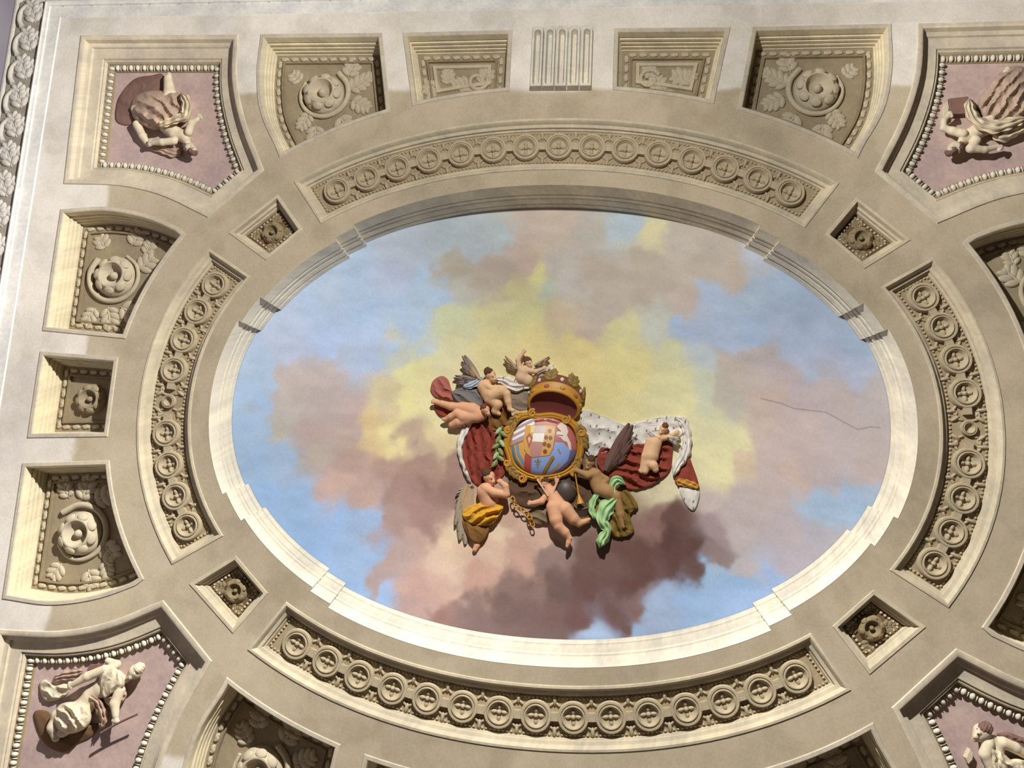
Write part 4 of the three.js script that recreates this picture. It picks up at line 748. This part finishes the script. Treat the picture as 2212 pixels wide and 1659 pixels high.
{ // right cherub with the dark wing
  const hd = head(1273, 1002, 22, 12, 2.2, -1.4);
  const { g, F } = cherub('cherub', 'shadowed cherub with a tall dark wing wrapped in pale green cloth, right of the shield', 1305, 1060, [
    [[1276, 1014, 18, 7], [1284, 1026, 14, 13], [1292, 1046, 12, 15]], [[1290, 1022, 20, 7.5], [1270, 1027, 26, 7], [1250, 1018, 26, 4.8]], ...hand(1248, 1017, 26, 3.5, 1.1), [[1296, 1028, 18, 7], [1310, 1036, 16, 6], [1302, 1048, 22, 5]],
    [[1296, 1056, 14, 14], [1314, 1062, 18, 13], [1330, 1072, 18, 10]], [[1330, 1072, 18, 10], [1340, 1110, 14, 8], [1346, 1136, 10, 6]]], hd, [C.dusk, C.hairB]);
  wing(g, F, [1308, 1018], [1361, 911], [1352, 990], 8, C.wingD, C.wingD, 8);
  part(g, 'green_cloth', sash(F, [[1352, 1048, 4], [1334, 1038, 12], [1322, 1058, 12], [1328, 1078, 12], [1310, 1098, 20], [1302, 1125, 14], [1312, 1145, 10], [1300, 1168, 13], [1294, 1184, 4]], 14, { z0: 14, folds: 3, amp: 2.8, seedn: 2 }), C.green);
  part(g, 'olive_cloth', cloth(F, [[1285, 1066], [1310, 1054], [1345, 1052], [1372, 1080], [1378, 1096], [1362, 1110], [1368, 1150], [1330, 1160], [1310, 1140], [1290, 1120], [1276, 1092]], 12, { folds: 8, dir: 1.2, amp: 5, seedn: 7, z0: 6 }), C.olive);
  part(g, 'green_cloth', sash(F, [[1296, 1064, 4], [1284, 1078, 8], [1278, 1100, 8], [1288, 1122, 6]], 8, { z0: 14, seedn: 5 }), C.green);
}
{ // cherub on the mantle at the far right
  const hd = head(1432, 928, 20, 10, 2.3, -1.2);
  const { g, F } = cherub('cherub', 'small bare cherub in front of the red velvet at the right end of the mantle', 1412, 970, [
    [[1428, 938, 16, 6], [1414, 958, 16, 13], [1406, 985, 16, 14], [1402, 1002, 14, 11]], [[1402, 953, 20, 6.5], [1392, 985, 20, 5.6], [1386, 1014, 16, 4]], ...hand(1386, 1014, 16, 1.8, 1), [[1424, 948, 18, 6], [1446, 944, 18, 5], [1462, 934, 18, 3.8]], ...hand(1460, 935, 18, -0.6, 1),
    [[1404, 1002, 20, 9], [1412, 1006, 24, 8], [1416, 1014, 24, 6]], [[1398, 1004, 16, 9], [1394, 1018, 18, 6]]], hd, [C.flesh, C.hairR]);
  wing(g, F, [1424, 948], [1400, 932], [1402, 950], 5, C.ermine, C.ermine, 14); wing(g, F, [1440, 946], [1468, 946], [1462, 962], 5, C.ermine, C.ermine, 12);
}
{ const F = frame(1190, 1066, onSky), g = thing('brown_cloth', 'dark brown cloth bunched up under the shield', 'cloth', F.c[0], F.c[1], null);
  part(g, 'bundle', cloth(F, [[1092, 1050], [1120, 1030], [1160, 1026], [1210, 1024], [1250, 1020], [1275, 1040], [1285, 1075], [1270, 1105], [1235, 1120], [1200, 1105], [1160, 1098], [1120, 1090]], 7, { folds: 6, dir: 0.3, amp: 2.8, seedn: 8 }), paint(0x5c432e)); }
// emblems and small things
{ const F = frame(1075, 955, onSky), g = thing('laurel_branch', 'sprig of pale green laurel leaves left of the shield', 'branch', F.c[0], F.c[1], null);
  part(g, 'stem', tube([[1084, 920], [1078, 945], [1072, 970], [1074, 1000]].map(q => F.P(q[0], q[1], 12)), 0.008, 0.006), C.leafG);
  for (let i = 0; i < 9; i++) { const t = i / 8, p = F.P(1083 - 9 * t, 925 + 70 * t, 14), s = i % 2 ? 1 : -1; const m = part(g, 'leaf', FEATHER, i % 3 ? C.leafG : C.green); m.position.set(...p); m.rotation.z = -Math.PI / 2 + s * (0.7 + 0.3 * Math.sin(i * 2)); m.scale.set(0.085, 0.22, 0.4); }
}
{ const F = frame(1221, 1060, onSky), p = F.P(1221, 1062, 8), g = thing('globe', 'dark round globe beside the bare cherub', 'globe', F.c[0], F.c[1], null);
  part(g, 'ball', placed(new THREE.SphereGeometry(1, 28, 18), p[0], p[1], p[2], 0, 24 * PXM, 26 * PXM, 16 * PXM), C.iron); const r = new THREE.TorusGeometry(24 * PXM, 0.008, 8, 40); r.rotateX(0.9); r.scale(1, 1, 0.6); r.translate(...p); part(g, 'hoop', r, C.goldD); }
{ const F = frame(1252, 1064, onSky), g = thing('trumpet', 'thin brass trumpet standing beside the dark globe', 'trumpet', F.c[0], F.c[1], null);
  part(g, 'tube', tube([[1242, 1018], [1246, 1045], [1250, 1070]].map(q => F.P(q[0], q[1], 24)), 0.006, 0.009), C.gold); part(g, 'bell', tube([[1250, 1068], [1252, 1078], [1254, 1088]].map(q => F.P(q[0], q[1], 24)), 0.009, 0.04), C.gold); }
{ const F = frame(1256, 1102, onSky), p = F.P(1256, 1102, 6), g = thing('drum', 'small dark drum under the trumpet', 'drum', F.c[0], F.c[1], null);
  const q = new THREE.CylinderGeometry(15 * PXM, 15 * PXM, 22 * PXM, 24); q.rotateX(0.5); q.scale(1, 1, 0.7); q.translate(...p); part(g, 'shell', uvPlan(q), C.iron); for (const s of [-1, 1]) { const t = new THREE.TorusGeometry(15 * PXM, 0.006, 6, 30); t.rotateX(Math.PI / 2); t.translate(0, s * 11 * PXM, 0); t.rotateX(0.5); t.scale(1, 1, 0.7); t.translate(...p); part(g, 'hoop', uvPlan(t), C.goldD); } }
{ const F = frame(1130, 1098, onSky), g = thing('gold_chain', 'pale gold chain looped between the cherubs under the shield', 'chain', F.c[0], F.c[1], null);
  const c = new THREE.CatmullRomCurve3([[1108, 1078], [1114, 1092], [1126, 1100], [1138, 1108], [1146, 1122], [1150, 1132]].map(q => V3(...F.P(q[0], q[1], 16))));
  for (let i = 0; i < 9; i++) { const p = c.getPoint(i / 8), d = c.getTangent(i / 8); const t = new THREE.TorusGeometry(0.024, 0.007, 6, 14); t.scale(1.25, 0.8, 1); const m = part(g, 'link', uvPlan(t), C.gold); m.position.copy(p); m.rotation.z = Math.atan2(d.y, d.x); m.rotation.x = i % 2 ? 0.7 : -0.3; } }
{ const F = frame(1168, 1112, onSky), g = thing('cushion', 'grey brown tasselled cushion below the chain', 'cushion', F.c[0], F.c[1], null);
  part(g, 'cover', cloth(F, [[1140, 1110], [1150, 1098], [1175, 1096], [1194, 1102], [1198, 1118], [1188, 1130], [1160, 1134], [1144, 1126]], 12, { folds: 4, dir: 0.4, amp: 1.6, seedn: 3 }), paint(0x7d6a50)); for (const q of [[1140, 1112], [1144, 1130]]) { const p = F.P(q[0], q[1], 8); part(g, 'tassel', placed(LOBE, ...p, 0.8, 0.022, 0.014, 0.014), C.gold); } }
for (const [a, b, l] of [[[1158, 1032], [1184, 1072], 'gold sceptre leaning left below the shield'], [[1208, 1030], [1192, 1072], 'gold sceptre leaning right below the shield']]) {
  const F = frame((a[0] + b[0]) / 2, (a[1] + b[1]) / 2, onSky), g = thing('sceptre', l, 'sceptre', F.c[0], F.c[1], 'crossed sceptres');
  part(g, 'rod', tube([a, [(a[0] + b[0]) / 2, (a[1] + b[1]) / 2], b].map(q => F.P(q[0], q[1], 28)), 0.01, 0.008), C.pale); const p = F.P(a[0], a[1], 28); part(g, 'knob', placed(LOBE, ...p, 0, 0.02, 0.02, 0.02), C.gold);
}

// ------------------------------------------------------------------ seated figures in the corner panels
const onPanel = () => PANELZ;
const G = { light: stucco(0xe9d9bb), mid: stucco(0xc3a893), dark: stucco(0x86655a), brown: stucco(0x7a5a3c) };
function statue(label, cx, cy, chains, hd, hairMat = G.dark) {
  const F = frame(cx, cy, onPanel), g = thing('seated_figure', label, 'figure', F.c[0], F.c[1], 'seated figures of the corner panels');
  chains = chains.map(ch => ch.map(([x, y, h, r]) => r >= 16 ? [x, y, h - 8, r * 0.72] : [x, y, h, r]));
  part(g, 'body', body(F, [...chains, ...hd.chains], { cell: 1.3, k: 3.5 }), G.light);
  addHead(g, F, hd, hairMat, C.face);
  return { g, F };
}
const Zm = (ox, oy, s) => (x, y) => [ox + x / s, oy + y / s];
{ // upper left
  const q = Zm(230, 140, 7.9), J = (x, y, h, r) => [...q(x, y), h, r];
  const hd = head(...q(1430, 1420), 26, 14, 0.1, 1.0);
  const { g, F } = statue('upside-down seated figure in heavy brown drapery in the upper left corner panel', 340, 245, [
    [J(1380, 1330, 24, 8), J(1320, 1220, 24, 20), J(1180, 1180, 22, 24), J(1000, 1000, 20, 28)], [J(1400, 1150, 30, 9), J(1450, 1000, 34, 8), J(1540, 940, 34, 6)], ...hand(...q(1560, 920), 34, -1.2, 1.5), [J(1150, 1300, 26, 9), J(950, 1320, 30, 8), J(800, 1330, 28, 6)], ...hand(...q(790, 1335), 28, 3.1, 1.5),
    [J(900, 850, 22, 26), J(650, 700, 24, 22), J(500, 760, 20, 16)], [J(1000, 800, 22, 24), J(1080, 480, 18, 14), J(1050, 250, 16, 10)], [J(1050, 230, 16, 8), J(1070, 170, 20, 6)], [J(520, 1020, 16, 10), J(620, 1220, 16, 9), J(690, 1330, 14, 7)]], hd);
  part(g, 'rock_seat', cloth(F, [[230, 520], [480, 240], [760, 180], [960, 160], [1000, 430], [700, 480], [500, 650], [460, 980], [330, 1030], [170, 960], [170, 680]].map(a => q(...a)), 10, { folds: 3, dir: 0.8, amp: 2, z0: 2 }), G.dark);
  part(g, 'drapery', cloth(F, [[440, 600], [620, 470], [900, 440], [1200, 470], [1380, 620], [1420, 800], [1330, 920], [1080, 1000], [860, 1120], [640, 1040], [460, 900]].map(a => q(...a)), 40, { folds: 6, dir: 0.6, amp: 6, z0: 10, seedn: 3, bend: 1.6 }), G.mid);
  part(g, 'shawl', sash(F, [[1280, 480, 70], [1360, 640, 90], [1340, 850, 110], [1180, 930, 80], [1000, 1000, 70], [880, 1040, 60]].map(a => [...q(a[0], a[1]), a[2] / 7.9]), 14, { z0: 40, folds: 3, amp: 3.6 }), G.light);
  part(g, 'scarf', sash(F, [[760, 1400, 60], [950, 1440, 80], [1150, 1490, 90], [1290, 1470, 60]].map(a => [...q(a[0], a[1]), a[2] / 7.9]), 6, { z0: 4, amp: 2 }), G.mid);
}
{ // lower left
  const q = Zm(60, 1400, 6.911), J = (x, y, h, r) => [...q(x, y), h, r];
  const hd = head(...q(1590, 370), 26, 16, 2.2, -0.6);
  const { g, F } = statue('pale seated figure with a staff in the lower left corner panel', 180, 1505, [
    [J(1450, 470, 24, 8), J(1300, 450, 24, 24), J(1120, 600, 22, 24), J(950, 720, 20, 24), J(850, 850, 20, 26)], [J(1150, 320, 30, 10), J(900, 420, 32, 9.5), J(700, 530, 30, 7)], ...hand(...q(680, 545), 30, 2.6, 1.7),
    [J(1380, 620, 26, 11), J(1300, 820, 30, 10), J(1310, 1000, 32, 7)], ...hand(...q(1315, 1040), 32, 1.4, 1.7), [J(850, 880, 22, 26), J(650, 950, 28, 26), J(450, 1000, 26, 18)], [J(450, 1000, 24, 16), J(380, 1180, 20, 12), J(420, 1340, 16, 8)], [J(800, 980, 30, 24), J(720, 1120, 28, 18), J(520, 1260, 20, 10)],
    [J(1260, 280, 20, 9), J(1330, 240, 16, 8), J(1200, 190, 14, 7)]], hd, G.light);
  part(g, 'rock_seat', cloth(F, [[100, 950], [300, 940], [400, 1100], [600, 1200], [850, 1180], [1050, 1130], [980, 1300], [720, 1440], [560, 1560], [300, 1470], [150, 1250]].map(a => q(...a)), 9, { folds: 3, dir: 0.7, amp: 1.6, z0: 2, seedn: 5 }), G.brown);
  part(g, 'drapery', cloth(F, [[380, 1020], [470, 850], [680, 800], [860, 860], [950, 1000], [900, 1160], [700, 1270], [500, 1260], [400, 1150]].map(a => q(...a)), 34, { folds: 4, dir: 0.9, amp: 5.5, z0: 18, seedn: 2 }), G.light);
  part(g, 'cloth_fall', cloth(F, [[180, 520], [260, 470], [400, 560], [560, 530], [640, 580], [600, 680], [420, 780], [260, 780], [200, 680]].map(a => q(...a)), 16, { folds: 4, dir: 0.3, amp: 3.4, seedn: 4 }), G.light);
  part(g, 'cloth_fall', sash(F, [[380, 470, 40], [520, 420, 70], [700, 380, 80], [820, 350, 50]].map(a => [...q(a[0], a[1]), a[2] / 6.911]), 9, { amp: 2.4 }), G.mid);
  part(g, 'cloth_fall', sash(F, [[880, 720, 60], [1020, 800, 80], [1100, 950, 80], [1130, 1080, 60], [1080, 1200, 40]].map(a => [...q(a[0], a[1]), a[2] / 6.911]), 16, { z0: 14, amp: 3 }), G.mid);
  part(g, 'sleeve', cloth(F, [[1120, 720], [1280, 650], [1440, 600], [1480, 700], [1400, 820], [1280, 880], [1160, 820]].map(a => q(...a)), 14, { folds: 3, dir: 0.4, amp: 3, z0: 14, n: 42 }), G.mid);
  part(g, 'tunic', cloth(F, [[1090, 330], [1290, 290], [1420, 400], [1440, 560], [1290, 650], [1140, 740], [1080, 560]].map(a => q(...a)), 12, { folds: 5, dir: 1.9, amp: 3.2, z0: 32, seedn: 9, n: 48 }), G.light);
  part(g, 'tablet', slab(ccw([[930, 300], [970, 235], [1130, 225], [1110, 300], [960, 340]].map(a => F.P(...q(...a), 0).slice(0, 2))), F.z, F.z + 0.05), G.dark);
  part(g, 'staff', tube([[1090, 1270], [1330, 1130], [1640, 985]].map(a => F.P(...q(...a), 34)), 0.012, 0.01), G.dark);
}
{ // upper right
  const q = Zm(2012, 120, 6.635), J = (x, y, h, r) => [...q(x, y), h, r];
  const hd = head(...q(330, 1320), 26, 16, 2.9, 2.3);
  const { g, F } = statue('upside-down reclining draped figure with a book in the upper right corner panel', 2150, 260, [
    [J(430, 1230, 24, 8), J(560, 1150, 24, 22), J(760, 1020, 22, 26), J(950, 850, 22, 28)], [J(450, 1120, 30, 10), J(300, 1080, 28, 8.5), J(170, 1040, 26, 6.5)], [J(170, 1040, 26, 6.5), J(180, 930, 28, 6), J(230, 880, 28, 5)], ...hand(...q(240, 870), 28, -0.9, 1.5),
    [J(640, 1220, 28, 10), J(560, 1330, 30, 9), J(760, 1350, 28, 7), J(940, 1310, 26, 5.5)], ...hand(...q(950, 1310), 26, 0.2, 1.5), [J(950, 850, 24, 28), J(1200, 750, 28, 26), J(1450, 700, 26, 22)], [J(980, 760, 24, 26), J(1100, 480, 22, 20), J(1080, 280, 18, 12)], [J(1080, 260, 18, 9), J(1090, 200, 20, 6)]], hd);
  part(g, 'drapery', cloth(F, [[670, 640], [820, 440], [960, 260], [1120, 160], [1300, 160], [1480, 300], [1500, 700], [1330, 900], [1100, 960], [850, 1000], [720, 860]].map(a => q(...a)), 40, { folds: 8, dir: 2.2, amp: 6, z0: 10, seedn: 4, bend: 1.3 }), G.mid);
  part(g, 'shawl', sash(F, [[540, 620, 70], [560, 800, 90], [680, 960, 100], [900, 1020, 110], [1150, 960, 90], [1350, 900, 70]].map(a => [...q(a[0], a[1]), a[2] / 6.635]), 14, { z0: 32, folds: 3, amp: 3 }), G.light);
  part(g, 'cloth_fall', sash(F, [[860, 1120, 60], [1020, 1160, 90], [1200, 1080, 80], [1400, 1000, 60]].map(a => [...q(a[0], a[1]), a[2] / 6.635]), 16, { z0: 12, folds: 2, amp: 3 }), G.light);
  part(g, 'book', slab(ccw([[225, 650], [500, 620], [510, 860], [240, 880]].map(a => F.P(...q(...a), 8).slice(0, 2))), F.z, F.z + 0.09), G.dark);
  part(g, 'pages', slab(ccw([[150, 760], [215, 660], [235, 760], [215, 930], [140, 980]].map(a => F.P(...q(...a), 8).slice(0, 2))), F.z, F.z + 0.07), G.light);
}
{ // lower right
  const q = Zm(2062, 1539, 13.83), J = (x, y, h, r) => [...q(x, y), h, r];
  const hd = head(...q(780, 620), 26, 17, 2.7, -1.1);
  const { g, F } = statue('bright half figure with dark bound hair in the lower right corner panel', 2150, 1640, [
    [J(1050, 780, 24, 9), J(1200, 950, 24, 22), J(1150, 1250, 24, 26), J(1250, 1600, 22, 28), J(1500, 1900, 20, 34)], [J(1000, 950, 30, 11), J(900, 1250, 32, 10), J(1050, 1600, 32, 8)], [J(1450, 900, 24, 11), J(1800, 1050, 22, 10), J(2100, 1250, 20, 8)], [J(1400, 1900, 24, 30), J(1900, 1700, 26, 26), J(2300, 1800, 24, 22)]], hd);
  part(g, 'shield', slab(ccw([[290, 1330], [420, 1060], [520, 1200], [500, 1380], [380, 1520]].map(a => F.P(...q(...a), 6).slice(0, 2))), F.z, F.z + 0.06), G.light);
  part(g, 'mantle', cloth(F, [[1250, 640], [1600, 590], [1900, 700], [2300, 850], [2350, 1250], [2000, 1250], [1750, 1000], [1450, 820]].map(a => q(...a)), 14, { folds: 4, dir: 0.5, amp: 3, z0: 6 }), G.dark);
  part(g, 'drapery', cloth(F, [[880, 1250], [1000, 1000], [1250, 1050], [1500, 1250], [1750, 1450], [2200, 1450], [2300, 1900], [1700, 2200], [1100, 2000], [900, 1600]].map(a => q(...a)), 32, { folds: 6, dir: 1.2, amp: 5.5, z0: 18, seedn: 6 }), G.light);
}

// ------------------------------------------------------------------ added lamp (made up, out of view)
{
  const brass = new THREE.MeshStandardMaterial({ color: 0x8d6b36, roughness: 0.35, metalness: 0.9 });
  function added_uplighter(label, u, v, h, color) {
    const g = new THREE.Group(); g.name = numbered('added_uplighter'); g.position.set(u, 0, v); g.userData = { label, category: 'floor lamp', group: 'added uplighters on the hall floor' }; scene.add(g);
    const lz = pts => new THREE.LatheGeometry(pts.map(p => new THREE.Vector2(p[0], p[1])), 24);
    part(g, 'base', lz([[0.001, 0], [0.24, 0], [0.24, 0.03], [0.06, 0.07], [0.03, 0.1]]), brass);
    part(g, 'pole', lz([[0.022, 0.08], [0.018, h - 0.28]]), brass);
    part(g, 'bowl', lz([[0.018, h - 0.28], [0.1, h - 0.25], [0.2, h - 0.15], [0.235, h - 0.08], [0.225, h - 0.08], [0.19, h - 0.14], [0.1, h - 0.225], [0.001, h - 0.24]]), brass);
    part(g, 'bulb', placed(BALL, 0, h - 0.17, 0, 0, 0.05), new THREE.MeshStandardMaterial({ color: 0x000000, emissive: color, emissiveIntensity: 6 }));
    return g;
  }
  function spot(u, v, h, tu, tv, angle, pen, power, color, size) {
    const s = new THREE.SpotLight(color, power, 0, angle, pen, 2); s.position.set(u, h, v); s.target.position.set(tu, HC, tv); s.castShadow = true; s.shadow.radius = size; s.shadow.mapSize.set(2048, 2048);
    s.shadow.camera.near = 0.3; s.name = numbered('added_light'); scene.add(s); scene.add(s.target); s.target.name = numbered('added_light_aim');
  }
  const k = LIGHTS.key, c = new THREE.Color(k.color);
  added_uplighter('tall brass floor lamp, added unseen below the far rim of the oval', k.u, k.v, k.h, c);
  for (const [u, v, ang, cd] of k.beams) spot(k.u, k.v, k.h + 0.02, u, v, ang, 1, cd * k.gain, c, k.size);
}
scene.traverse(o => { if (o.isMesh) { o.castShadow = true; o.receiveShadow = true; } });
renderer.render(scene, camera);
